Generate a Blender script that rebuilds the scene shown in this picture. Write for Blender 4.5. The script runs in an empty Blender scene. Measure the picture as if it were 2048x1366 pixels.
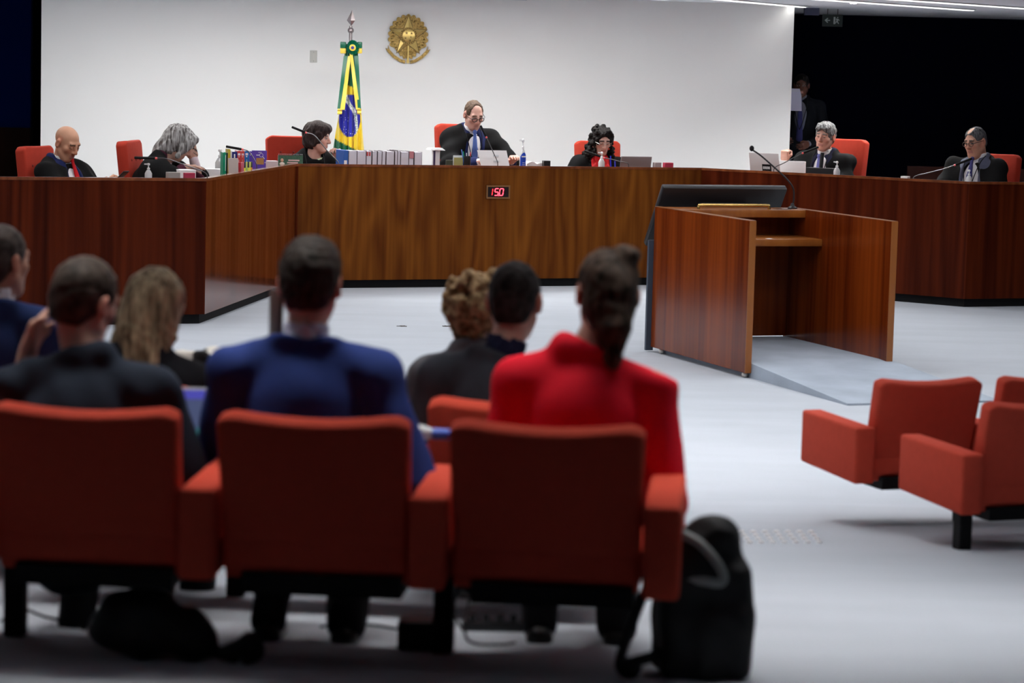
import bpy, bmesh, math, random
import numpy as np
from mathutils import Matrix, Vector

random.seed(7)
rng = np.random.default_rng(7)
scene = bpy.context.scene
COL = scene.collection
R = math.radians

# ------------------------------------------------------------------ camera
FPX = 5200.0                      # focal length in pixels of the 2048 wide frame
CAMZ = 2.0
PITCH = math.atan(547.6 / FPX)
ROLL = 0.0258
cam_data = bpy.data.cameras.new('camera')
cam_data.sensor_width = 36.0
cam_data.lens = 36.0 * FPX / 2048.0
cam_data.clip_end = 200
cam_data.dof.use_dof = True
cam_data.dof.focus_distance = 22.0
cam_data.dof.aperture_fstop = 3.4
cam = bpy.data.objects.new('camera', cam_data)
COL.objects.link(cam)
CAMROT = Matrix.Rotation(math.pi / 2 - PITCH, 3, 'X') @ Matrix.Rotation(ROLL, 3, 'Z')
cam.matrix_world = Matrix.Translation((0, 0, CAMZ)) @ CAMROT.to_4x4()
scene.camera = cam

# ------------------------------------------------------------------ world, exposure
world = bpy.data.worlds.new('world')
scene.world = world
world.use_nodes = True
world.node_tree.nodes['Background'].inputs[0].default_value = (0.5, 0.6, 0.8, 1)
world.node_tree.nodes['Background'].inputs[1].default_value = 0.012
scene.view_settings.view_transform = 'Standard'
scene.view_settings.look = 'None'
scene.view_settings.exposure = 0.0
scene.view_settings.gamma = 1.0
scene.view_settings.use_curve_mapping = False
LAMP = 23.0                       # watts per metre of ceiling strip
scene.cycles.max_bounces = 5
scene.cycles.use_light_tree = False
scene.cycles.diffuse_bounces = 4
scene.cycles.glossy_bounces = 3
scene.cycles.transmission_bounces = 5
scene.cycles.caustics_reflective = False
scene.cycles.caustics_refractive = False
CEIL = 2.73


def ray(px, py):
    d = CAMROT @ Vector(((px - 1024) / FPX, -(py - 683) / FPX, -1.0))
    return d / d.y


def at(px, py, Y):
    d = ray(px, py)
    return Vector((d.x * Y, Y, CAMZ + d.z * Y))


def onz(px, py, z):
    d = ray(px, py)
    Y = (z - CAMZ) / d.z
    return Vector((d.x * Y, Y, z))


def zf(y):
    """height of the carpet: level well, ramp up through the seating, level at the back"""
    return 0.078 * (12.1 - min(max(y, 6.3), 12.1))


# ------------------------------------------------------------------ materials
MATS = {}


def nodes_of(name):
    m = bpy.data.materials.new(name)
    m.use_nodes = True
    nt = m.node_tree
    return m, nt, nt.nodes['Principled BSDF']


def lk(nt, a, b):
    nt.links.new(a, b)


def mat(name, col, rough=0.6, metal=0.0, spec=0.4, var=0.0, vscale=(8, 8, 8), bump=0.0, bscale=60, emit=0, sheen=0.0,
        trans=0.0, attr=None, coat=0.0, detail=4):
    if name in MATS:
        return MATS[name]
    m, nt, b = nodes_of(name)
    c = (*col, 1)
    b.inputs['Base Color'].default_value = c
    b.inputs['Roughness'].default_value = rough
    b.inputs['Metallic'].default_value = metal
    b.inputs['Specular IOR Level'].default_value = spec
    b.inputs['Coat Weight'].default_value = coat
    if sheen:
        b.inputs['Sheen Weight'].default_value = sheen
        b.inputs['Sheen Roughness'].default_value = 0.5
    if trans:
        b.inputs['Transmission Weight'].default_value = trans
    if emit:
        b.inputs['Emission Color'].default_value = c
        b.inputs['Emission Strength'].default_value = emit
    tc = nt.nodes.new('ShaderNodeTexCoord')
    src = None
    if attr:
        a = nt.nodes.new('ShaderNodeAttribute')
        a.attribute_name = attr
        src = a.outputs['Color']
        lk(nt, src, b.inputs['Base Color'])
    if var:
        mp = nt.nodes.new('ShaderNodeMapping')
        mp.inputs['Scale'].default_value = vscale
        lk(nt, tc.outputs['Object'], mp.inputs['Vector'])
        n = nt.nodes.new('ShaderNodeTexNoise')
        n.inputs['Scale'].default_value = 1.0
        n.inputs['Detail'].default_value = detail
        lk(nt, mp.outputs[0], n.inputs['Vector'])
        r = nt.nodes.new('ShaderNodeMapRange')
        r.inputs[1].default_value = 0.25
        r.inputs[2].default_value = 0.75
        r.inputs[3].default_value = 1 - var
        r.inputs[4].default_value = 1 + var
        lk(nt, n.outputs['Fac'], r.inputs[0])
        mx = nt.nodes.new('ShaderNodeVectorMath')
        mx.operation = 'SCALE'
        if src is not None:
            lk(nt, src, mx.inputs[0])
        else:
            mx.inputs[0].default_value = col
        lk(nt, r.outputs[0], mx.inputs['Scale'])
        lk(nt, mx.outputs[0], b.inputs['Base Color'])
    if bump:
        n2 = nt.nodes.new('ShaderNodeTexNoise')
        n2.inputs['Scale'].default_value = bscale
        n2.inputs['Detail'].default_value = 3
        lk(nt, tc.outputs['Object'], n2.inputs['Vector'])
        bp = nt.nodes.new('ShaderNodeBump')
        bp.inputs['Strength'].default_value = bump
        bp.inputs['Distance'].default_value = 0.01
        lk(nt, n2.outputs['Fac'], bp.inputs['Height'])
        lk(nt, bp.outputs[0], b.inputs['Normal'])
    MATS[name] = m
    return m


def wood(name, dark, light, rough=0.25, ring=7.0, sx=3.0, sz=0.35, coat=0.3, streak=0.35, spec=0.5):
    """veneer: contour rings of a stretched noise (cathedral figure) plus fine vertical streaks; grain runs along local z"""
    m, nt, b = nodes_of(name)
    tc = nt.nodes.new('ShaderNodeTexCoord')
    mp = nt.nodes.new('ShaderNodeMapping')
    mp.inputs['Scale'].default_value = (sx, sx, sz)
    lk(nt, tc.outputs['Object'], mp.inputs['Vector'])
    n = nt.nodes.new('ShaderNodeTexNoise')
    n.inputs['Scale'].default_value = 1.0
    n.inputs['Detail'].default_value = 1.5
    lk(nt, mp.outputs[0], n.inputs['Vector'])
    mu = nt.nodes.new('ShaderNodeMath'); mu.operation = 'MULTIPLY'; mu.inputs[1].default_value = ring * 6.283
    lk(nt, n.outputs['Fac'], mu.inputs[0])
    si = nt.nodes.new('ShaderNodeMath'); si.operation = 'SINE'
    lk(nt, mu.outputs[0], si.inputs[0])
    mp2 = nt.nodes.new('ShaderNodeMapping')
    mp2.inputs['Scale'].default_value = (26, 26, 0.9)
    lk(nt, tc.outputs['Object'], mp2.inputs['Vector'])
    n2 = nt.nodes.new('ShaderNodeTexNoise')
    n2.inputs['Scale'].default_value = 1.0
    n2.inputs['Detail'].default_value = 5
    lk(nt, mp2.outputs[0], n2.inputs['Vector'])
    mp3 = nt.nodes.new('ShaderNodeMapping')
    mp3.inputs['Scale'].default_value = (2.6, 2.6, 0.12)
    lk(nt, tc.outputs['Object'], mp3.inputs['Vector'])
    n3 = nt.nodes.new('ShaderNodeTexNoise')
    n3.inputs['Scale'].default_value = 1.0
    n3.inputs['Detail'].default_value = 2
    lk(nt, mp3.outputs[0], n3.inputs['Vector'])
    a1 = nt.nodes.new('ShaderNodeMath'); a1.operation = 'MULTIPLY_ADD'
    a1.inputs[1].default_value = 0.13; a1.inputs[2].default_value = 0.0
    lk(nt, si.outputs[0], a1.inputs[0])
    a2 = nt.nodes.new('ShaderNodeMath'); a2.operation = 'MULTIPLY_ADD'
    a2.inputs[1].default_value = streak * 1.6
    lk(nt, n2.outputs['Fac'], a2.inputs[0]); lk(nt, a1.outputs[0], a2.inputs[2])
    a3 = nt.nodes.new('ShaderNodeMath'); a3.operation = 'MULTIPLY_ADD'
    a3.inputs[1].default_value = 0.6
    lk(nt, n3.outputs['Fac'], a3.inputs[0]); lk(nt, a2.outputs[0], a3.inputs[2])
    rp = nt.nodes.new('ShaderNodeMapRange')
    rp.inputs[1].default_value = 0.30; rp.inputs[2].default_value = 0.85
    lk(nt, a3.outputs[0], rp.inputs[0])
    mx = nt.nodes.new('ShaderNodeMix'); mx.data_type = 'RGBA'
    mx.inputs['A'].default_value = (*dark, 1); mx.inputs['B'].default_value = (*light, 1)
    lk(nt, rp.outputs[0], mx.inputs['Factor'])
    lk(nt, mx.outputs['Result'], b.inputs['Base Color'])
    b.inputs['Roughness'].default_value = rough
    b.inputs['Specular IOR Level'].default_value = spec
    b.inputs['Coat Weight'].default_value = coat
    b.inputs['Coat Roughness'].default_value = 0.06
    MATS[name] = m
    return m


# ------------------------------------------------------------------ mesh helpers
def link(name, me, m=None, parent=None, smooth=False):
    o = bpy.data.objects.new(name, me)
    COL.objects.link(o)
    if m is not None:
        me.materials.append(m) if not me.materials else None
    if parent is not None:
        o.parent = parent
    if smooth:
        me.polygons.foreach_set('use_smooth', [True] * len(me.polygons))
    return o


def tag(o, label=None, cat=None, group=None, kind=None):
    if label: o['label'] = label
    if cat: o['category'] = cat
    if group: o['group'] = group
    if kind: o['kind'] = kind
    return o


def thing(name, label, cat, loc=(0, 0, 0), rz=0, group=None):
    o = bpy.data.objects.new(name, None)
    COL.objects.link(o)
    o.location = loc
    o.rotation_euler = (0, 0, rz)
    o.empty_display_size = 0.1
    return tag(o, label, cat, group)


class MB:
    def __init__(s):
        s.v = []; s.f = []

    def add(s, vs, fs, M=None):
        n = len(s.v)
        for v in vs:
            v = Vector(v)
            s.v.append(tuple(M @ v) if M is not None else tuple(v))
        for f in fs:
            s.f.append(tuple(i + n for i in f))
        return s

    def box(s, lo, hi, M=None):
        x0, y0, z0 = lo; x1, y1, z1 = hi
        return s.add([(x0, y0, z0), (x1, y0, z0), (x1, y1, z0), (x0, y1, z0), (x0, y0, z1), (x1, y0, z1), (x1, y1, z1), (x0, y1, z1)],
                     [(0, 3, 2, 1), (4, 5, 6, 7), (0, 1, 5, 4), (1, 2, 6, 5), (2, 3, 7, 6), (3, 0, 4, 7)], M)

    def prism(s, poly, z0, z1, M=None):
        """poly: list of (x, y), counter clockwise"""
        n = len(poly)
        vs = [(x, y, z0) for x, y in poly] + [(x, y, z1) for x, y in poly]
        fs = [tuple(reversed(range(n))), tuple(range(n, 2 * n))] + [(i, (i + 1) % n, n + (i + 1) % n, n + i) for i in range(n)]
        return s.add(vs, fs, M)

    def tube(s, pts, r, n=10, cap=True, M=None):
        pts = [Vector(p) for p in pts]
        rs = r if isinstance(r, (list, tuple)) else [r] * len(pts)
        vs, fs = [], []
        up = None
        for i, p in enumerate(pts):
            t = (pts[min(i + 1, len(pts) - 1)] - pts[max(i - 1, 0)]).normalized()
            if up is None:
                up = Vector((0, 0, 1)) if abs(t.z) < 0.9 else Vector((1, 0, 0))
            a = t.cross(up).normalized(); b2 = a.cross(t).normalized(); up = b2
            for k in range(n):
                an = 2 * math.pi * k / n
                vs.append(p + (a * math.cos(an) + b2 * math.sin(an)) * rs[i])
        for i in range(len(pts) - 1):
            for k in range(n):
                fs.append((i * n + k, i * n + (k + 1) % n, (i + 1) * n + (k + 1) % n, (i + 1) * n + k))
        if cap:
            fs.append(tuple(reversed(range(n))))
            fs.append(tuple(range((len(pts) - 1) * n, len(pts) * n)))
        return s.add(vs, fs, M)

    def lathe(s, prof, n=20, M=None):
        vs, fs = [], []
        for r, z in prof:
            for k in range(n):
                an = 2 * math.pi * k / n
                vs.append((r * math.cos(an), r * math.sin(an), z))
        for i in range(len(prof) - 1):
            for k in range(n):
                fs.append((i * n + k, i * n + (k + 1) % n, (i + 1) * n + (k + 1) % n, (i + 1) * n + k))
        fs.append(tuple(reversed(range(n)))); fs.append(tuple(range((len(prof) - 1) * n, len(prof) * n)))
        return s.add(vs, fs, M)

    def sphere(s, c, r, nu=12, nv=8, M=None):
        r = r if isinstance(r, (list, tuple)) else (r, r, r)
        vs, fs = [], []
        for j in range(nv + 1):
            ph = math.pi * j / nv
            for k in range(nu):
                an = 2 * math.pi * k / nu
                vs.append((c[0] + r[0] * math.sin(ph) * math.cos(an), c[1] + r[1] * math.sin(ph) * math.sin(an), c[2] - r[2] * math.cos(ph)))
        for j in range(nv):
            for k in range(nu):
                fs.append((j * nu + k, j * nu + (k + 1) % nu, (j + 1) * nu + (k + 1) % nu, (j + 1) * nu + k))
        return s.add(vs, fs, M)

    def build(s, name, m, parent=None, smooth=False, bevel=0.0, seg=2, loc=None, rot=None, subsurf=0):
        me = bpy.data.meshes.new(name)
        me.from_pydata(s.v, [], s.f)
        me.update()
        if bevel:
            bm = bmesh.new(); bm.from_mesh(me)
            bmesh.ops.recalc_face_normals(bm, faces=bm.faces)
            bmesh.ops.bevel(bm, geom=[e for e in bm.edges if len(e.link_faces) == 2 and e.calc_face_angle(0) > 0.3], offset=bevel, segments=seg,
                            profile=0.5, affect='EDGES', clamp_overlap=True)
            bm.to_mesh(me); bm.free()
            smooth = True
        o = link(name, me, m, parent, smooth)
        if smooth and not subsurf:
            try:
                me.set_sharp_from_angle(angle=R(40))
            except Exception:
                pass
        if subsurf:
            md = o.modifiers.new('sub', 'SUBSURF'); md.levels = subsurf; md.render_levels = subsurf
        if loc is not None: o.location = loc
        if rot is not None: o.rotation_euler = rot
        return o


def bx(name, lo, hi, m, parent=None, bevel=0.0, **kw):
    return MB().box(lo, hi).build(name, m, parent, bevel=bevel, **kw)


def bez(pts, n=16):
    """smooth curve through points (Catmull-Rom)"""
    P = [Vector(p) for p in pts]
    P = [P[0] * 2 - P[1]] + P + [P[-1] * 2 - P[-2]]
    out = []
    for i in range(1, len(P) - 2):
        for k in range(n):
            t = k / n
            p0, p1, p2, p3 = P[i - 1], P[i], P[i + 1], P[i + 2]
            out.append(0.5 * ((2 * p1) + (p2 - p0) * t + (2 * p0 - 5 * p1 + 4 * p2 - p3) * t * t + (3 * p1 - p0 - 3 * p2 + p3) * t ** 3))
    out.append(P[-2])
    return out


def copy_tree(o, parent=None):
    c = o.copy(); COL.objects.link(c); c.parent = parent
    for ch in list(o.children):
        copy_tree(ch, c)
    return c


def text_mesh(txt, size, depth=0.0005):
    cu = bpy.data.curves.new('txt', 'FONT')
    cu.body = txt; cu.size = size; cu.extrude = depth; cu.align_x = 'CENTER'; cu.align_y = 'CENTER'; cu.resolution_u = 2
    o = bpy.data.objects.new('txt', cu)
    COL.objects.link(o)
    bpy.context.view_layer.update()
    me = bpy.data.meshes.new_from_object(o.evaluated_get(bpy.context.evaluated_depsgraph_get()))
    vs = [tuple(v.co) for v in me.vertices]; fs = [tuple(p.vertices) for p in me.polygons]
    bpy.data.objects.remove(o); bpy.data.curves.remove(cu); bpy.data.meshes.remove(me)
    return vs, fs


# ------------------------------------------------------------------ implicit surfaces for bodies, clothes and hair
class SDF:
    def __init__(s):
        s.ops = []; s.fr = [None]; s.disp = None

    def frame(s, M):
        M = np.array(M, dtype=np.float64)
        sc = np.linalg.norm(M[:3, 0])
        s.fr.append((np.linalg.inv(M).astype(np.float32), sc, M))
        return len(s.fr) - 1

    def cap(s, a, b, ra, rb=None, k=0.02, op='+', fr=0, sq=None):
        s.ops.append((op, 'c', fr, (np.array(a, np.float32), np.array(b, np.float32), ra, ra if rb is None else rb, sq), k)); return s

    def ell(s, c, r, k=0.02, op='+', fr=0):
        r = (r, r, r) if np.isscalar(r) else r
        s.ops.append((op, 'e', fr, (np.array(c, np.float32), np.array(r, np.float32)), k)); return s

    def plane(s, n, d, k=0.01, op='-', fr=0):
        """region n.p > d"""
        s.ops.append((op, 'p', fr, (np.array(n, np.float32), d), k)); return s

    def box(s, c, h, r=0.01, k=0.02, op='+', fr=0):
        s.ops.append((op, 'b', fr, (np.array(c, np.float32), np.array(h, np.float32), r), k)); return s

    def bounds(s):
        lo = np.full(3, 1e9); hi = -lo
        for op, ty, fr, pr, k in s.ops:
            if op != '+': continue
            if ty == 'c':
                a, b, ra, rb, sq = pr
                q = np.array(sq if sq else (1, 1, 1))
                l = np.minimum(a - ra / q, b - rb / q); h = np.maximum(a + ra / q, b + rb / q)
            elif ty == 'e':
                l = pr[0] - pr[1]; h = pr[0] + pr[1]
            else:
                l = pr[0] - pr[1] - pr[2]; h = pr[0] + pr[1] + pr[2]
            if fr:
                M = s.fr[fr][2]
                cs = np.array([[x, y, z, 1] for x in (l[0], h[0]) for y in (l[1], h[1]) for z in (l[2], h[2])]) @ M.T
                l = cs[:, :3].min(0); h = cs[:, :3].max(0)
            lo = np.minimum(lo, l); hi = np.maximum(hi, h)
        return lo, hi

    def ball(s, op):
        """bounding ball of one shape in the outer frame"""
        _, ty, fr, pr, k = op
        if ty == 'c':
            q = 1.0 / min(pr[4]) if pr[4] else 1.0
            c = (pr[0] + pr[1]) / 2; r = np.linalg.norm(pr[1] - pr[0]) / 2 + max(pr[2], pr[3]) * max(q, 1)
        elif ty == 'e':
            c = pr[0]; r = pr[1].max()
        elif ty == 'b':
            c = pr[0]; r = np.linalg.norm(pr[1]) + pr[2]
        else:
            return None
        if fr:
            _, sc, M = s.fr[fr]
            c = M[:3, :3] @ c + M[:3, 3]; r = r * sc
        return c.astype(np.float32), r

    def ev(s, P, band=None):
        if band is not None:
            return s.ev_band(P, band)
        return s.ev_ops(P, s.ops)

    def ev_band(s, P, band):
        """points near the surface, cell by cell: only the shapes that can reach a cell are evaluated there"""
        out = np.empty(len(P), np.float32)
        key = np.floor((P - P.min(0)) / 0.10).astype(np.int64)
        key = (key[:, 0] * 4096 + key[:, 1]) * 4096 + key[:, 2]
        order = np.argsort(key, kind='stable')
        ks = key[order]
        cuts = np.flatnonzero(np.diff(ks)) + 1
        balls = [s.ball(o) for o in s.ops]
        ok = [i for i, b in enumerate(balls) if b is not None]
        bc = np.array([balls[i][0] for i in ok]); br = np.array([balls[i][1] + s.ops[i][4] for i in ok])
        for g in np.split(order, cuts):
            Q = P[g]
            c = (Q.max(0) + Q.min(0)) / 2; r = np.linalg.norm(Q.max(0) - Q.min(0)) / 2
            near = np.linalg.norm(bc - c, axis=1) < br + r + band
            use = {i for i, n in zip(ok, near) if n}
            out[g] = s.ev_ops(Q, [o for i, o in enumerate(s.ops) if balls[i] is None or i in use])
        return out

    def ev_ops(s, P, ops):
        d = np.full(len(P), 9.0, np.float32)
        cache = {0: (P, 1.0)}
        for op, ty, fr, pr, k in ops:
            if fr not in cache:
                Mi, sc, _ = s.fr[fr]
                cache[fr] = (P @ Mi[:3, :3].T + Mi[:3, 3], sc)
            Q, sc = cache[fr]
            if ty == 'c':
                a, b, ra, rb, sq = pr
                if sq:
                    q = np.array(sq, np.float32)
                    pa = (Q - a) * q; ba = (b - a) * q
                else:
                    pa = Q - a; ba = b - a
                t = np.clip(pa @ ba / max(float(ba @ ba), 1e-9), 0, 1)
                e = pa - t[:, None] * ba
                di = np.sqrt(np.einsum('ij,ij->i', e, e)) - (ra + (rb - ra) * t)
            elif ty == 'e':
                c, r = pr
                q = (Q - c) / r
                k0 = np.sqrt(np.einsum('ij,ij->i', q, q)) + 1e-6
                q2 = q / r
                k1 = np.sqrt(np.einsum('ij,ij->i', q2, q2)) + 1e-6
                di = k0 * (k0 - 1) / k1
            elif ty == 'p':
                n, dd = pr
                di = dd - Q @ n
            else:
                c, h, r = pr
                q = np.abs(Q - c) - h
                di = np.linalg.norm(np.maximum(q, 0), axis=1) + np.minimum(q.max(1), 0) - r
            di = (di * sc).astype(np.float32)
            if op == '+':
                hh = np.clip(0.5 + 0.5 * (d - di) / k, 0, 1)
                d = d * (1 - hh) + di * hh - k * hh * (1 - hh)
            else:
                if op == '-': di = -di
                hh = np.clip(0.5 - 0.5 * (d - di) / k, 0, 1)
                d = d * (1 - hh) + di * hh + k * hh * (1 - hh)
        if s.disp is not None:
            d = d + s.disp(P).astype(np.float32)
        return d

    def mesh(s, h, pad=0.03):
        lo, hi = s.bounds()
        lo = lo - pad; hi = hi + pad
        B = 4
        nb = np.ceil((hi - lo) / (h * B)).astype(int) + 1
        ax = [lo[i] + (np.arange(nb[i]) * B + (B - 1) / 2) * h for i in range(3)]
        G = np.stack(np.meshgrid(*ax, indexing='ij'), -1).reshape(-1, 3).astype(np.float32)
        dc = s.ev(G).reshape(nb)
        act = np.abs(dc) < h * 5.2 + 0.004
        F = np.repeat(np.repeat(np.repeat(dc, B, 0), B, 1), B, 2)
        ii = np.argwhere(act)
        off = np.stack(np.meshgrid(*[np.arange(B)] * 3, indexing='ij'), -1).reshape(-1, 3)
        idx = (ii[:, None, :] * B + off[None]).reshape(-1, 3)
        P = (lo + idx * h).astype(np.float32)
        F[idx[:, 0], idx[:, 1], idx[:, 2]] = s.ev(P, h * 8 + 0.01)
        S = F < 0
        c = [S[i:S.shape[0] - 1 + i, j:S.shape[1] - 1 + j, k:S.shape[2] - 1 + k] for i in (0, 1) for j in (0, 1) for k in (0, 1)]
        n = sum(x.astype(np.int8) for x in c)
        cell = (n > 0) & (n < 8)
        A = np.argwhere(cell)
        num = np.full(cell.shape, -1, np.int32)
        num[cell] = np.arange(len(A))
        acc = np.zeros((len(A), 3)); cnt = np.zeros(len(A))
        cor = np.array([(i, j, k) for i in (0, 1) for j in (0, 1) for k in (0, 1)])
        fv = [F[A[:, 0] + q[0], A[:, 1] + q[1], A[:, 2] + q[2]] for q in cor]
        for a in range(8):
            for b in range(a + 1, 8):
                if np.abs(cor[a] - cor[b]).sum() != 1: continue
                m = (fv[a] < 0) != (fv[b] < 0)
                t = fv[a][m] / (fv[a][m] - fv[b][m])
                acc[m] += cor[a] + t[:, None] * (cor[b] - cor[a])
                cnt[m] += 1
        V = lo + (A + acc / np.maximum(cnt, 1)[:, None]) * h
        faces = []
        for axi in range(3):
            sl0 = [slice(None)] * 3; sl1 = [slice(None)] * 3
            sl0[axi] = slice(0, -1); sl1[axi] = slice(1, None)
            m = S[tuple(sl0)] != S[tuple(sl1)]
            E = np.argwhere(m)
            u, w = (axi + 1) % 3, (axi + 2) % 3
            E = E[(E[:, u] > 0) & (E[:, w] > 0) & (E[:, u] < cell.shape[u]) & (E[:, w] < cell.shape[w])]
            if not len(E): continue
            ins = S[E[:, 0], E[:, 1], E[:, 2]]
            def nn(du, dw):
                q = E.copy(); q[:, u] -= du; q[:, w] -= dw
                return num[q[:, 0], q[:, 1], q[:, 2]]
            q = np.stack([nn(1, 1), nn(0, 1), nn(0, 0), nn(1, 0)], 1)
            q[~ins] = q[~ins][:, ::-1]
            faces.append(q)
        Fq = np.concatenate(faces)
        Fq = Fq[(Fq >= 0).all(1)]
        return V, Fq

    def build(s, name, h, m, parent=None, color=None, pad=0.03):
        V, Fq = s.mesh(h, pad)
        me = bpy.data.meshes.new(name)
        me.vertices.add(len(V)); me.vertices.foreach_set('co', V.astype(np.float32).ravel())
        me.loops.add(Fq.size); me.loops.foreach_set('vertex_index', Fq.astype(np.int32).ravel())
        me.polygons.add(len(Fq))
        me.polygons.foreach_set('loop_start', np.arange(0, Fq.size, 4, dtype=np.int32))
        me.polygons.foreach_set('use_smooth', np.ones(len(Fq), bool))
        me.update(calc_edges=True)
        if color is not None:
            a = me.color_attributes.new('Col', 'FLOAT_COLOR', 'POINT')
            C = np.ones((len(V), 4), np.float32); C[:, :3] = color(V)
            a.data.foreach_set('color', C.ravel())
        return link(name, me, m, parent)


def npM(M):
    return np.array(M, dtype=np.float64)


def headpts(V, HM):
    Mi = np.linalg.inv(HM)
    return V @ Mi[:3, :3].T + Mi[:3, 3]


def folds(amp, freq, seed=0):
    r = np.random.default_rng(seed)
    ws = [(r.normal(size=3) * freq * (1, 1, .6), r.uniform(0, 6.28)) for _ in range(5)]
    def f(P):
        q = P + 0.04 * np.sin(P[:, [1, 2, 0]] * freq * 0.5)
        return sum(np.sin(q @ w + p) for w, p in ws) * (amp / 2.2)
    return f
# ------------------------------------------------------------------ palette
carpet = mat('carpet', (0.45, 0.485, 0.535), rough=0.95, spec=0.1, var=0.05, vscale=(1.1, 3.0, 1), bump=0.25, bscale=220, detail=7)
carpet_dark = mat('carpet_platform', (0.36, 0.41, 0.48), rough=0.95, spec=0.1, var=0.14, vscale=(3, 3, 3), bump=0.4, bscale=160, detail=7)
white_paint = mat('white_paint', (0.80, 0.80, 0.785), rough=0.75, spec=0.2, var=0.012, vscale=(0.6, 0.6, 0.6))
ceiling_paint = mat('ceiling_paint', (0.78, 0.78, 0.82), rough=0.85, spec=0.1)
navy_wall = mat('navy_wall', (0.0022, 0.003, 0.010), rough=0.9, spec=0.03, var=0.1)
blue_wall = mat('blue_wall', (0.004, 0.022, 0.16), rough=0.9, spec=0.03)
black_matte = mat('black_matte', (0.006, 0.006, 0.007), rough=0.7, spec=0.2)
black_plastic = mat('black_plastic', (0.012, 0.012, 0.014), rough=0.4, spec=0.4)
dark_wood = mat('dark_wood', (0.03, 0.006, 0.003), rough=0.6, spec=0.15, var=0.3, vscale=(8, 8, .5))
wood_mid = wood('brown_veneer', (0.075, 0.016, 0.0014), (0.20, 0.062, 0.007), ring=6, sx=3.2, sz=0.5, rough=0.5, coat=0.0, spec=.08)  # browner tone for the centre front, darker red for the wings
wood_wing = wood('dark_red_veneer', (0.026, 0.0030, 0.0010), (0.090, 0.014, 0.0035), ring=5, sx=4, sz=0.12, rough=0.3, coat=0.0, spec=.06)
wood_gloss = wood('gloss_red_veneer', (0.05, 0.008, 0.002), (0.16, 0.032, 0.007), ring=5, sx=4, sz=0.12, rough=0.13, coat=0.0, spec=.4)
wood_lect = wood('cherry_veneer', (0.085, 0.011, 0.0015), (0.25, 0.046, 0.006), ring=4, sx=3, sz=0.15, rough=0.2, coat=0.0, spec=.32)
wood_edge = wood('cherry_edge', (0.23, 0.066, 0.011), (0.33, 0.11, 0.02), ring=3, sx=6, sz=0.3, rough=0.3, coat=0.2)
chrome = mat('chrome', (0.6, 0.6, 0.6), rough=0.15, metal=1.0)
brass = mat('brass', (0.62, 0.40, 0.13), rough=0.25, metal=1.0)
paper = mat('paper', (0.86, 0.86, 0.87), rough=0.7, spec=0.2)
paper_grey = mat('paper_pages', (0.66, 0.65, 0.72), rough=0.8, spec=0.1, var=0.08, vscale=(400, 2, 2))

# ------------------------------------------------------------------ room shell
def setting(o):
    return tag(o, kind='structure')

prof = [(-4, zf(0)), (6.3, zf(6.3)), (12.1, 0.0), (34, 0.0)]
m = MB()
for (y0, z0), (y1, z1) in zip(prof[:-1], prof[1:]):
    m.add([(-9, y0, z0), (9, y0, z0), (9, y1, z1), (-9, y1, z1)], [(0, 1, 2, 3)])
m.add([(-9, -4, -.3), (9, -4, -.3), (9, 34, -.3), (-9, 34, -.3)], [(3, 2, 1, 0)])
floor = setting(m.build('floor', carpet))

WY = R(10)
WR = at(1584, 150, 27.6); WR.z = 0
wdir = Vector((math.cos(WY), math.sin(WY), 0))
wall = setting(MB().box((-7.80, 0, 0), (0, 0.14, CEIL)).build('wall_back', white_paint, loc=(WR.x, WR.y, 0), rot=(0, 0, WY)))

def wall_at(px, py):
    """point on the front face of the white wall seen at a pixel"""
    d = ray(px, py)
    n = Vector((-math.sin(WY), math.cos(WY), 0))
    t = (n.dot(Vector((WR.x, WR.y, 0)))) / n.dot(Vector((d.x, d.y, 0)))
    return Vector((d.x * t, d.y * t, CAMZ + d.z * t))

setting(bx('ceiling', (-9, -4, CEIL), (9, 34, CEIL + .12), ceiling_paint))
setting(bx('wall_far', (-9, 31.5, 0), (9, 31.7, CEIL), navy_wall))
setting(bx('wall_left', (-9, -4, 0), (-8.85, 31.5, CEIL), navy_wall))
setting(bx('wall_right', (8.85, -4, 0), (9, 31.5, CEIL), navy_wall))
setting(bx('wall_rear', (-9, -4.15, 0), (9, -4, CEIL), navy_wall))
pl = at(61, 200, 30.6)
setting(MB().box((-3.4, 0, 1.15), (0, .12, CEIL)).build('wall_recess_blue', blue_wall, loc=(pl.x, 30.6, 0)))
setting(MB().box((-3.4, -.02, 0), (0, .14, 1.15)).build('wall_recess_wainscot', dark_wood, loc=(pl.x, 30.6, 0)))
pr = at(1815, 332, 29.5)
m = MB().prism([(0, 0), (3.6, 0), (3.6, .06), (0, .06)], 0, pr.z)
low_rail = m.build('low_partition', dark_wood, loc=(pr.x, 29.5, 0), rot=(0, 0, R(-4)))
tag(low_rail, 'dark red wooden low partition behind the man at the far right', 'partition')
# raised floor for the seats behind the bench
dais_z = 0.22

# ------------------------------------------------------------------ ceiling strips (the room's lamps, plus unseen strips added for their light)
strip_emit = mat('strip_light', (1.0, 0.985, 0.96), emit=2.5)
strip_soft = mat('strip_light_louvred', (1.0, 0.985, 0.96), emit=0.5)
lamp_white = mat('lamp_housing', (0.7, 0.7, 0.7), rough=0.5)


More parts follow.
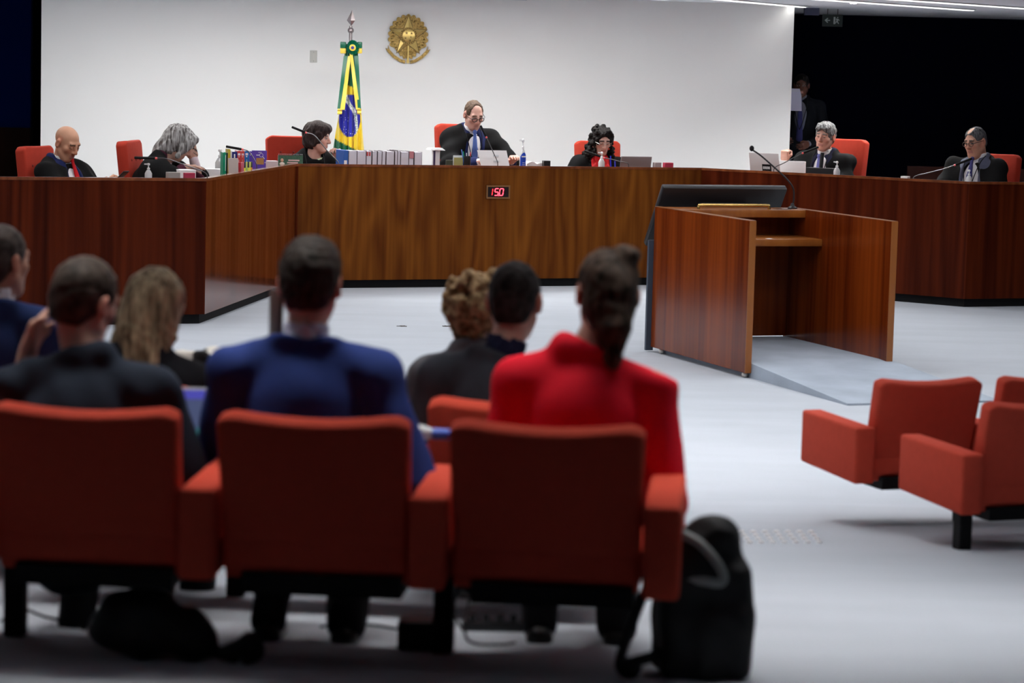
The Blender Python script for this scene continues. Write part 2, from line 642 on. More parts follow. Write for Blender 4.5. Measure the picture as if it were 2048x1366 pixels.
def strip(x0, y0, x1, y1, label, w=0.13, gain=1.0, spread=125, drop=.05, mt=None):
    L = math.hypot(x1 - x0, y1 - y0)
    t = thing('ceiling_light', label, 'ceiling light', (x0, y0, CEIL), math.atan2(y1 - y0, x1 - x0), 'ceiling strip lights')
    MB().box((0, -w / 2 - .02, -.012), (L, w / 2 + .02, 0)).build('housing', lamp_white, t)
    MB().box((.01, -w / 2, -drop), (L - .01, w / 2, -.012)).build('diffuser', mt or strip_emit, t)
    ld = bpy.data.lights.new('tube', 'AREA')
    ld.shape = 'RECTANGLE'; ld.size = L - .02; ld.size_y = w
    ld.energy = LAMP * L * gain; ld.color = (1.0, 0.985, 0.965); ld.spread = R(spread)
    lo = bpy.data.objects.new('tube', ld); COL.objects.link(lo); lo.parent = t
    lo.location = (L / 2, 0, -drop - .004)


for (a, b, lab) in [((1462, -1), (1606, 12), 'bright ceiling strip light ending above the white wall corner'),
                    ((1672, -1), (1942, 18.5), 'long bright ceiling strip light, middle one at upper right'),
                    ((1824, -1), (2052, 15), 'bright ceiling strip light nearest the upper right corner')]:
    p = onz(*a, CEIL); q = onz(*b, CEIL)
    p = q + (p - q) * 1.25
    strip(p.x, p.y, q.x, q.y, lab, w=0.08, gain=.03 if 'wall' in lab else .85, drop=.018)
u = Vector((math.cos(R(53)), math.sin(R(53)), 0)); nrm = Vector((u.y, -u.x, 0))
unseen = 'ceiling strip light in the rows above the well of the courtroom'
for i in range(-6, 7):
    for j in range(-3, 4):
        c = Vector((0.2, 18.0, 0)) + nrm * (i * 1.9) + u * (j * 3.6)
        a, b = c - u * 1.5, c + u * 1.5
        if not (10.9 < min(a.y, b.y) and max(a.y, b.y) < 25.4 and abs(c.x) < 6.8): continue
        # only those out of the picture (above the frame)
        if any(FPX * (CEIL - CAMZ) / q.y < 136 + .0258 * FPX * q.x / q.y for q in (a, b)): continue
        strip(a.x, a.y, b.x, b.y, unseen, gain=0.54 if c.y < 14.5 else .235, spread=min(152, 2 * math.degrees(math.atan((min(a.y, b.y) - 6.9) / 2.4))))
for (x, y, spd) in ((-2.4, 7.2, 64), (-.8, 7.2, 64), (.8, 7.2, 64), (2.2, 8.0, 66), (.8, 8.5, 66), (-2.4, 9.0, 84), (-.8, 9.0, 84), (.75, 9.85, 86)):  # last strip added to light the right-hand chair arms and floor
    strip(x - .7, y, x + .7, y, 'ceiling strip light above the audience seats', gain=.19, spread=spd, mt=strip_soft)
for k in range(4):  # strips out of view, added to brighten the white wall
    c = WR - wdir * (2.6 + 1.5 * k) + Vector((math.sin(WY), -math.cos(WY), 0)) * 2.3
    strip(c.x - wdir.x * .7, c.y - wdir.y * .7, c.x + wdir.x * .7, c.y + wdir.y * .7, 'ceiling strip light above the seats along the white wall', gain=1.3, spread=178)

# ------------------------------------------------------------------ judges' bench
BZ = 1.108
DZ = BZ - .05                     # desk surface behind the rail
th = R(23)
e = Vector((math.cos(th), math.sin(th), 0))
def dirv(deg): return Vector((math.cos(R(deg)), math.sin(R(deg)), 0))
C_ = Vector((-1.94, 22.96, 0)); D_ = C_ + e * 4.0
B_ = C_ - dirv(83) * 3.3; A_ = B_ - e * 4.2
F_ = D_ + dirv(-37) * 2.8; G_ = F_ + e * 3.2
PTS = [A_, B_, C_, D_, F_, G_]
SEC = [(PTS[i], PTS[i + 1]) for i in range(5)]
def nb(i):
    d = (SEC[i][1] - SEC[i][0]).normalized(); return Vector((-d.y, d.x, 0))
def off(k, dist):
    ns = [nb(i) for i in (k - 1, k) if 0 <= i < 5]
    if len(ns) == 1: return PTS[k] + ns[0] * dist
    return PTS[k] + (ns[0] + ns[1]) * (dist / (1 + ns[0].dot(ns[1])))

bench = thing('judges_bench', 'long angled wooden judges bench with glossy veneer front across the courtroom', 'bench', C_)
BL = Matrix.Translation(-C_)
counter = wood('bench_counter', (0.10, 0.025, 0.008), (0.22, 0.06, 0.018), rough=0.22, coat=0.4)
names = ['dark red side wing of the bench front at left', 'glossy angled bench front left of centre', 'brown walnut centre front of the bench',
         'dark red angled bench front behind the lectern', 'dark red far wing of the bench front at right']
for i in range(5):
    a, b = SEC[i]
    d = (b - a); L = d.length
    f1a, f1b = off(i, .04), off(i + 1, .04)
    M = Matrix.Translation(a) @ Matrix.Rotation(math.atan2(d.y, d.x), 4, 'Z')
    Mi = M.inverted()
    q = [Mi @ v for v in (a, b, f1b, f1a)]
    o = MB().prism([(v.x, v.y) for v in q], 0.075, BZ - .022).build('front_panel', (wood_wing, wood_gloss, wood_mid, wood_wing, wood_wing)[i], bench)
    o.matrix_local = BL @ M; o['label'] = names[i]
    s1, s2, s3, s4 = [Mi @ v for v in (off(i, .05), off(i + 1, .05), off(i + 1, .09), off(i, .09))]
    o = MB().prism([(v.x, v.y) for v in (s1, s2, s3, s4)], 0.0, 0.075).build('skirting', black_matte, bench); o.matrix_local = BL @ M
    t1, t2, t3, t4 = [Mi @ v for v in (off(i, -.004), off(i + 1, -.004), off(i + 1, .055), off(i, .055))]
    o = MB().prism([(v.x, v.y) for v in (t1, t2, t3, t4)], BZ - .022, BZ).build('top_rail', counter, bench); o.matrix_local = BL @ M
    t1, t2, t3, t4 = [Mi @ v for v in (off(i, .055), off(i + 1, .055), off(i + 1, .62), off(i, .62))]
    o = MB().prism([(v.x, v.y) for v in (t1, t2, t3, t4)], DZ - .03, DZ).build('desk_top', counter, bench); o.matrix_local = BL @ M
    r1, r2, r3, r4 = [Mi @ v for v in (off(i, .58), off(i + 1, .58), off(i + 1, .61), off(i, .61))]
    o = MB().prism([(v.x, v.y) for v in (r1, r2, r3, r4)], dais_z, DZ - .03).build('rear_panel', wood_wing, bench); o.matrix_local = BL @ M
# narrow upright where the centre front meets the left section
M = Matrix.Translation(C_) @ Matrix.Rotation(R(53), 4, 'Z')
o = MB().box((-.012, -.012, .07), (.012, .02, BZ - .022)).build('corner_post', wood_wing, bench); o.matrix_local = BL @ M
pp = [off(k, .10) for k in range(6)] + [Vector((9 - .2, 27.5, 0)), WR + Vector((0, -.05, 0)), WR - wdir * 7.7 + Vector((0, -.05, 0)), Vector((-8.6, 26, 0)), Vector((-8.6, 18, 0))]
setting(MB().prism([(v.x, v.y) for v in pp], 0.004, dais_z).build('floor_dais', carpet))


def onb(px, dist, i):
    """XY point behind bench section i, dist behind its front edge, in the column of pixel px"""
    n = nb(i); a = SEC[i][0] + n * dist
    d = ray(px, 330)
    t = n.dot(a) / (n.x * d.x + n.y * d.y)
    return Vector((d.x * t, d.y * t, BZ))

# timer
p = onb(997, 0, 2)
tm = thing('timer_display', 'small bronze framed red digital timer reading 15.0 on the bench front', 'timer', p + Vector((0, 0, -1.108)), th)
s = 23.4 / FPX
zc = at(997, 384, p.y).z
W2, H2 = 25.5 * s * 1.02, 13.5 * s
bronze = mat('bronze', (0.30, 0.14, 0.055), rough=0.4, metal=0.7)
m = MB()
for lo, hi in [((-W2, -.012, zc - H2), (W2, -.001, zc - H2 + .014)), ((-W2, -.012, zc + H2 - .014), (W2, -.001, zc + H2)),
               ((-W2, -.012, zc - H2 + .014), (-W2 + .014, -.001, zc + H2 - .014)), ((W2 - .014, -.012, zc - H2 + .014), (W2, -.001, zc + H2 - .014))]:
    m.box(lo, hi)
m.build('frame', bronze, tm)
bx('screen', (-W2 + .014, -.006, zc - H2 + .014), (W2 - .014, -.001, zc + H2 - .014), mat('timer_black', (0.01, 0.003, 0.004), rough=0.3), tm)
led = mat('red_led', (1.0, 0.03, 0.05), emit=9.0)
led1 = mat('red_led_dim', (1.0, 0.02, 0.03), emit=3.0)
def seg7(x, segs, w, h, t=.0075, mt=led, sl=.12):
    m = MB()
    Z = {'a': (0, h, w, h), 'g': (0, h / 2, w, h / 2), 'd': (0, 0, w, 0), 'f': (0, h / 2, 0, h), 'b': (w, h / 2, w, h), 'e': (0, 0, 0, h / 2), 'c': (w, 0, w, h / 2)}
    for c in segs:
        x0, z0, x1, z1 = Z[c]
        g = .003
        if x0 == x1: lo, hi = (x0 - t / 2, z0 + g), (x0 + t / 2, z1 - g)
        else: lo, hi = (x0 + g, z0 - t / 2), (x1 - g, z0 + t / 2)
        vs = []
        for yy in (-.009, -.006):
            for (xx, zz) in ((lo[0], lo[1]), (hi[0], lo[1]), (hi[0], hi[1]), (lo[0], hi[1])):
                vs.append((x + xx + zz * sl, yy, zc - h / 2 + zz))
        m.add(vs, [(0, 1, 2, 3), (7, 6, 5, 4), (0, 4, 5, 1), (1, 5, 6, 2), (2, 6, 7, 3), (3, 7, 4, 0)])
    return m.build('digit', mt, tm)
seg7(-.088, 'bc', .028, .062, mt=led1)
seg7(-.036, 'afgcd', .034, .062)
seg7(.012, 'abcdef', .034, .062)
bx('decimal_point', (.003, -.009, zc - .036), (.009, -.006, zc - .029), led, tm)

# ------------------------------------------------------------------ lectern
LYAW = R(20)
L0 = onz(1489.5, 757, 0)
LW, LL, LH = 1.09, 1.60, 1.04
lect = thing('lectern', 'large open wooden lectern with side panels and shelves in front of the bench', 'lectern', L0, LYAW)
LM = Matrix.Translation(L0) @ Matrix.Rotation(LYAW, 4, 'Z')
def side(x0, lab):
    p_ = MB().box((x0, 0.006, .035), (x0 + .045, LL, LH)).build('side_panel', wood_lect, lect, bevel=.002, seg=1); p_['label'] = lab
    MB().box((x0, 0, .035), (x0 + .045, .006, LH)).build('edge_strip', wood_edge, p_)
    MB().box((x0, .006, LH), (x0 + .045, LL, LH + .003)).build('edge_strip', wood_edge, p_)
side(0, 'left side panel of the lectern'); side(LW - .045, 'right side panel of the lectern')
MB().box((.045, LL - .04, .11), (LW - .045, LL, LH - .03)).build('front_panel', wood_lect, lect)
MB().box((.045, 1.30, LH - .055), (LW - .045, LL, LH)).build('top_board', wood_edge, lect, bevel=.003)
MB().box((.045, 1.02, .80), (LW - .045, LL - .04, .85)).build('shelf', wood_edge, lect, bevel=.003)
MB().tube([(.12, LL + .02, .04), (.12, LL + .02, .82)], .02, 8).build('front_post', mat('slate_metal', (.05, .07, .10), rough=.4), lect)
MB().box((-.035, LL + .004, .01), (.02, LL + .03, .80)).build('front_trim', mat('slate_metal', (.05, .07, .10)), lect)
for (cx, cy) in ((.022, .05), (.022, 1.45), (LW - .022, 1.45)):
    c = MB().sphere((cx, cy, .02), (.022, .022, .0195), 10, 6).build('caster', mat('caster_white', (.55, .54, .52), rough=.4), lect, smooth=True)
rod = bez([(.22, 1.33, LH), (.225, 1.33, LH + .022), (.25, 1.33, LH + .028), (.5, 1.33, LH + .028), (.74, 1.33, LH + .028), (.765, 1.33, LH + .022), (.77, 1.33, LH)], 6)
MB().tube(rod, .011, 10).build('brass_rail', brass, lect, smooth=True)
bx('small_card', (.62, 1.03, .851), (.66, 1.06, .853), paper, lect)
bx('name_plate', (.83, 1.34, LH + .001), (.95, 1.40, LH + .004), chrome, lect)

# display leaning on the far face of the lectern
mon = thing('lectern_display', 'large black flat display tilted on the far side of the lectern', 'monitor', L0, LYAW)
tl = math.atan2(.30, .43)
MT = Matrix.Translation((.09, LL + .06, 1.170)) @ Matrix.Rotation(tl, 4, 'X')
MB().box((0, 0, -.535), (.98, .05, 0)).build('back_shell', black_plastic, mon, bevel=.008).matrix_local = MT
MB().box((.012, .05, -.523), (.968, .056, -.012)).build('screen', mat('screen_glass', (.005, .005, .007), rough=.1), mon).matrix_local = MT
MB().box((.3, -.03, -.40), (.68, 0.0, -.12)).build('mount_box', black_plastic, mon, bevel=.01).matrix_local = MT

# carpeted platform with ramp inside the lectern
m = MB()
P0 = .105
m.add([(.047, -1.38, 0), (LW + .02, -1.38, 0), (LW + .02, -1.38, .012), (.047, -1.38, .012), (.047, .12, 0), (LW + .02, .12, 0), (LW + .02, .12, P0), (.047, .12, P0),
       (.047, LL - .05, 0), (LW - .047, LL - .05, 0), (LW - .047, LL - .05, P0), (.047, LL - .05, P0), (LW - .047, .12, 0), (LW - .047, .12, P0)],
      [(0, 1, 2, 3), (3, 2, 6, 7), (0, 3, 7, 4), (1, 5, 6, 2), (7, 13, 10, 11), (4, 7, 11, 8), (12, 9, 10, 13), (8, 11, 10, 9), (0, 4, 5, 1), (4, 8, 9, 12)])
ramp = m.build('carpet_ramp', carpet_dark, loc=L0, rot=(0, 0, LYAW))
tag(ramp, 'blue grey carpeted platform with ramp leading into the lectern', 'ramp')

# tall gooseneck on the lectern
def gooseneck(name, label, path, Y, rstem, tip=None, tiplen=None, ring=False, base_r=.03, shiny=True):
    base = at(*path[0], Y) if not isinstance(Y, list) else at(*path[0], Y[0])
    Ys = Y if isinstance(Y, list) else [Y] * len(path)
    pts = [at(px, py, yy) - base for (px, py), yy in zip(path, Ys)]
    t = thing(name, label, 'microphone', base)
    crv = bez(pts, 8)
    MB().tube(crv, rstem, 8).build('gooseneck', mat('stem_grey', (.10, .10, .105), rough=.3, metal=.6) if shiny else black_plastic, t, smooth=True)
    MB().lathe([(base_r, 0), (base_r, .008), (base_r * .5, .018), (rstem * 1.6, .04)], 14).build('base', black_plastic, t, smooth=True)
    return t, pts
lm, pts = gooseneck('lectern_microphone', 'tall black gooseneck microphone on the lectern with round windscreen',
                    [(1585, 408), (1588, 386), (1586, 366), (1572, 347), (1546, 323), (1522, 302), (1506, 291)], 18.75, .006, base_r=.035, shiny=False)
lm.location.z = LH + L0.z + .001
MB().sphere(pts[-1] + Vector((-.008, 0, .012)), (.017, .017, .021), 14, 10).build('windscreen', black_matte, lm, smooth=True)
# ------------------------------------------------------------------ auditorium chairs
red_fab = mat('red_fabric', (0.60, 0.075, 0.044), rough=0.9, spec=0.12, var=0.05, vscale=(30, 30, 30), bump=0.15, bscale=400)
CW, AW = .500, .097


def rounded_panel(w, h, t, dip, r=.03, n=14, taper=0.01):
    """upholstered back: w wide, h tall, thickness t along +y, concave top edge"""
    m = MB()
    out = []
    for k in range(n + 1):
        s = k / n
        x = -w / 2 + w * s
        z = h - dip * math.sin(math.pi * s)
        if k == 0 or k == n: z -= r * .6
        out.append((x, z))
    poly = [(-w / 2 + taper, 0), (w / 2 - taper, 0)] + list(reversed(out))
    vs = [(x, 0, z) for x, z in poly] + [(x, t, z) for x, z in poly]
    N = len(poly)
    m.add(vs, [tuple(range(N)), tuple(reversed(range(N, 2 * N)))] + [((i + 1) % N, i, N + i, N + (i + 1) % N) for i in range(N)])
    return m


def chair_proto():
    t = bpy.data.objects.new('auditorium_chair', None); COL.objects.link(t)
    back = rounded_panel(CW, .455, .075, .022).build('backrest', red_fab, t, bevel=.014, seg=3)
    back.location = (0, 0, .245); back.location = (0, .075, .245); back.rotation_euler = (R(13), 0, 0)
    MB().box((-CW / 2, .05, .27), (CW / 2, .52, .37)).build('seat', red_fab, t, bevel=.025, seg=3)
    MB().box((-CW / 2 + .06, .04, .215), (CW / 2 - .02, .45, .268)).build('seat_base', black_matte, t)
    return t


def arm(t, x):
    a = MB()
    a.add([(x - AW / 2, -.005, .250), (x + AW / 2, -.005, .250), (x + AW / 2, .50, .275), (x - AW / 2, .50, .275),
           (x - AW / 2, -.005, .492), (x + AW / 2, -.005, .492), (x + AW / 2, .50, .505), (x - AW / 2, .50, .505)],
          [(0, 3, 2, 1), (4, 5, 6, 7), (0, 1, 5, 4), (1, 2, 6, 5), (2, 3, 7, 6), (3, 0, 4, 7)])
    return a.build('armrest', red_fab, t, bevel=.014, seg=3)


proto = chair_proto()
arm_l = arm(proto, -CW / 2 - AW / 2 - .001)
arm_r = arm(proto, CW / 2 + AW / 2 + .001)


def place_chair(x, y, ztop, yaw, label, group, left=False, right=True, leg=(1,), ly=.45):
    o = copy_tree(proto)
    for ch in list(o.children):
        nm = ch.name.split('.')[0]
        if nm == 'armrest':
            lx = ch.data.vertices[0].co.x
            if (lx < 0 and not left) or (lx > 0 and not right):
                bpy.data.objects.remove(ch)
    o.location = (x, y, ztop - .70); o.rotation_euler = (0, 0, yaw)
    tag(o, label, 'chair', group)
    for s in leg:
        lx = s * (CW / 2 + AW / 2)
        p = Vector((x, y, 0)) + Matrix.Rotation(yaw, 3, 'Z') @ Vector((lx, ly, 0))
        zb = zf(p.y) - (ztop - .70)
        MB().box((lx - .028, ly - .03, zb), (lx + .028, ly + .03, .262)).build('leg', black_matte, o, bevel=.004, seg=1)
    return o


LYW = R(-5)
eL = Vector((math.cos(LYW), math.sin(LYW), 0))
GL = 'red auditorium chairs in the left block'
# nearest row
c2 = at(627, 826, 6.6)
N_lab = {-2: 'red auditorium chair cut off by the left edge of the nearest row', -1: 'red auditorium chair behind the man in the black suit, nearest row',
         0: 'red auditorium chair behind the man in the navy suit, nearest row', 1: 'red auditorium chair behind the woman in the red jacket, nearest row'}
PITCHC = CW + AW + .004
rowN = {}
for k in (-2, -1, 0, 1):
    p = c2 + eL * (PITCHC * k)
    rowN[k] = place_chair(p.x, p.y, c2.z, LYW, N_lab[k], GL, leg=(1,) if k in (-2, 0) else (), left=False)
# row in front of it
c5 = at(1025, 797, 7.6)
for k, lab in ((0, 'red auditorium chair behind the man in the dark draped jacket'), (-1, 'red auditorium chair hidden in front of the man in the navy suit'),
               (-2, 'red auditorium chair of the woman with long blonde hair')):
    p = c5 + eL * (PITCHC * k)
    place_chair(p.x, p.y, c5.z, LYW, lab, GL, leg=(1,) if k != -1 else (), left=k == -2)
c4 = at(-146, 763, 8.4)
place_chair(c4.x, c4.y, c4.z, LYW, 'red auditorium chair at the far left edge under the man with white collar', GL)
p = c4 + eL * (PITCHC * 3)
place_chair(p.x, p.y, c4.z, LYW, 'red auditorium chair of the woman with curly light brown hair', GL)
c3 = at(322, 757, 9.25)
place_chair(c3.x, c3.y, c3.z, LYW, 'red auditorium chair with a black and white coat over its back', GL)
c1 = at(405, 707, 11.2)
for k, lab in ((0, 'red auditorium chair in the front row beyond the blonde woman'), (1, 'red auditorium chair in the front row hidden by the man in navy')):
    p = c1 + eL * (PITCHC * k)
    place_chair(p.x, p.y, c1.z, LYW, lab, GL)
# right block
RYW = R(21)
eR = Vector((math.cos(RYW), math.sin(RYW), 0))
GR = 'red auditorium chairs in the right block'
q1 = at(1757, 757, 10.9)
for k, lab, lf in ((0, 'empty red auditorium chair at the end of the front row, right block', True),
                   (1, 'red auditorium chair mostly cut off behind the right block end chairs', False)):
    p = q1 + eR * (CW / 2 + PITCHC * k)
    place_chair(p.x, p.y, q1.z, RYW, lab, GR, left=lf, leg=(1,), ly=.2)
q2 = at(1974, 803, 10.1)
p = q2 + eR * (CW / 2)
place_chair(p.x, p.y, q2.z, RYW, 'empty red auditorium chair cut off at the right edge, second row', GR, left=True, leg=(-1, 1), ly=.06)
for ch in list(proto.children): bpy.data.objects.remove(ch)
bpy.data.objects.remove(proto)
# ------------------------------------------------------------------ people
SKIN = mat('skin', (1, 1, 1), rough=0.5, spec=0.35, attr='Col', var=0.04, vscale=(40, 40, 40))


def cloth(name, col, rough=0.85, var=0.12, sheen=0.0):
    return mat('cloth_' + name, col, rough=rough, spec=0.15, var=var, vscale=(14, 14, 9), bump=0.12, bscale=45, sheen=sheen)


def hairmat(name, a, b, sc=(110, 110, 14), rough=0.6):
    if 'hair_' + name in MATS: return MATS['hair_' + name]
    m, nt, bs = nodes_of('hair_' + name)
    tc = nt.nodes.new('ShaderNodeTexCoord'); mp = nt.nodes.new('ShaderNodeMapping'); mp.inputs['Scale'].default_value = sc
    lk(nt, tc.outputs['Object'], mp.inputs['Vector'])
    n = nt.nodes.new('ShaderNodeTexNoise'); n.inputs['Scale'].default_value = 1; n.inputs['Detail'].default_value = 3
    lk(nt, mp.outputs[0], n.inputs['Vector'])
    r = nt.nodes.new('ShaderNodeMapRange'); r.inputs[1].default_value = .35; r.inputs[2].default_value = .65
    lk(nt, n.outputs['Fac'], r.inputs[0])
    mx = nt.nodes.new('ShaderNodeMix'); mx.data_type = 'RGBA'; mx.inputs['A'].default_value = (*a, 1); mx.inputs['B'].default_value = (*b, 1)
    lk(nt, r.outputs[0], mx.inputs['Factor']); lk(nt, mx.outputs['Result'], bs.inputs['Base Color'])
    bs.inputs['Roughness'].default_value = rough; bs.inputs['Specular IOR Level'].default_value = .12
    bp = nt.nodes.new('ShaderNodeBump'); bp.inputs['Strength'].default_value = .5; bp.inputs['Distance'].default_value = .006
    lk(nt, n.outputs['Fac'], bp.inputs['Height']); lk(nt, bp.outputs[0], bs.inputs['Normal'])
    MATS['hair_' + name] = m
    return m


def V3(*a): return Vector(a)


def head_ops(S, fr, fat=0.0, mouth=0.0, jaw=0.0, ears=True):
    S.ell((0, -.018, .030), (.074, .096, .083), k=.02, fr=fr)
    S.ell((0, .028, -.042), (.058 + fat * .012, .062, .082), k=.03, fr=fr)
    S.ell((0, .056, -.100), (.026 + jaw + fat * .01, .024, .022), k=.03, fr=fr)
    for s in (-1, 1):
        S.cap((s * .056, -.004, -.055), (s * .026, .050, -.102), .017 + fat * .01, .016, k=.025, fr=fr)
        S.ell((s * .042, .052, -.022), (.024, .022, .022), k=.02, fr=fr)
    if fat: S.ell((0, .03, -.115), (.05, .05, .03), k=.03, fr=fr)
    S.cap((-.038, .072, .024), (.038, .072, .024), .013, k=.02, fr=fr)
    for s in (-1, 1):
        S.ell((s * .031, .098, .002), (.020, .020, .013), k=.012, op='-', fr=fr)
        S.ell((s * .031, .075, .001), (.0145, .0145, .0125), k=.004, fr=fr)
    S.cap((0, .086, .016), (0, .108, -.028), .008, .0125, k=.014, fr=fr)
    for s in (-1, 1): S.ell((s * .012, .097, -.033), (.009, .011, .008), k=.008, fr=fr)
    S.cap((-.018, .083, -.062), (.018, .083, -.062), .0065, k=.007, fr=fr)
    S.cap((-.015, .083, -.073), (.015, .083, -.073), .007, k=.007, fr=fr)
    S.cap((-.022, .094, -.0675), (.022, .094, -.0675), 0.0016 + mouth, k=.004, op='-', fr=fr)
    for s in (-1, 1) if ears else ():
        S.ell((s * .081, -.014, -.008), (.012, .020, .034), k=.012, fr=fr)
        S.ell((s * .089, -.006, -.006), (.007, .010, .019), k=.005, op='-', fr=fr)


def hand_ops(S, w, d, n, thumb, curl=(.35, .4, .45, .5), k=.008, sc=1.0, thumb_in=0.3):
    """w wrist, d finger direction, n palm normal (fingers curl towards it), thumb = direction across the palm where the thumb sits"""
    w, d = Vector(w), Vector(d).normalized()
    t = Vector(thumb); t = (t - d * t.dot(d)).normalized()
    n = Vector(n); n = (n - d * n.dot(d) - t * n.dot(t)).normalized()
    M = Matrix(((t.x, d.x, n.x, w.x), (t.y, d.y, n.y, w.y), (t.z, d.z, n.z, w.z), (0, 0, 0, 1))) @ Matrix.Scale(sc, 4)
    fr = S.frame(npM(M))
    S.cap((0, -.02, 0), (0, .03, 0), .026, .030, k=.02, fr=fr, sq=(1, 1, 1.5))
    S.box((0, .052, 0), (.030, .032, .006), r=.009, k=.015, fr=fr)
    for i, (x, L) in enumerate(((.030, .072), (.010, .082), (-.010, .077), (-.029, .060))):
        p = Vector((x, .082 - abs(i - 1.3) * .004, 0)); a = 0
        for j, f in enumerate((.45, .32, .26)):
            a += curl[i] * (1.0, 1.15, .8)[j]
            q = p + Vector((x * .12 * (1 if j == 0 else 0), math.cos(a) * L * f, math.sin(a) * L * f))
            S.cap(p, q, .0092 - j * .0008, .0086 - j * .0009, k=.005, fr=fr)
            p = q
    p = Vector((.024, .022, .006)); q = Vector((.046, .055, .014 + .02 * thumb_in)); r_ = Vector((.048 - .02 * thumb_in, .085, .02 + .035 * thumb_in))
    S.cap(p, q, .014, .0105, k=.012, fr=fr); S.cap(q, r_, .0102, .0085, k=.005, fr=fr)


def skin_color(base, HM, lip=(.42, .19, .16), brow=(.05, .035, .03), eye=True, closed=False, shade=None):
    base = np.array(base)
    def f(V):
        h = headpts(V, HM)
        C = np.tile(base, (len(V), 1))
        x, y, z = np.abs(h[:, 0]), h[:, 1], h[:, 2]
        ear = (x > .07) & (np.abs(z) < .05) & (np.abs(y) < .05)
        C[ear] = base * (1.0, .82, .8)
        nose = (x < .018) & (y > .09) & (z < 0) & (z > -.05)
        C[nose] = base * (1.0, .88, .86)
        ch = ((x - .042) ** 2 + (z + .03) ** 2 < .018 ** 2) & (y > .04)
        C[ch] = base * (1.0, .87, .86)
        if shade is not None:
            m = shade(h); C[m[0]] = m[1]
        l = (x < .023) & (z < -.056) & (z > -.080) & (y > .074)
        C[l] = lip
        b = (x > .011) & (x < .050) & (np.abs(z - .026 + (x - .03) * .08) < .0065) & (y > .045)
        C[b] = brow
        if eye:
            e1 = (np.abs(x - .031) < .015) & (np.abs(z - .002) < (.0028 if closed else .0055)) & (y > .06)
            C[e1] = (.06, .035, .03) if closed else (.45, .42, .40)
            if not closed:
                C[(np.abs(x - .031) < .0065) & (np.abs(z - .002) < .0062) & (y > .06)] = (.02, .012, .01)
                C[(np.abs(x - .031) < .016) & (np.abs(z - .0075) < .0022) & (y > .06)] = (.05, .03, .025)
        return C
    return f


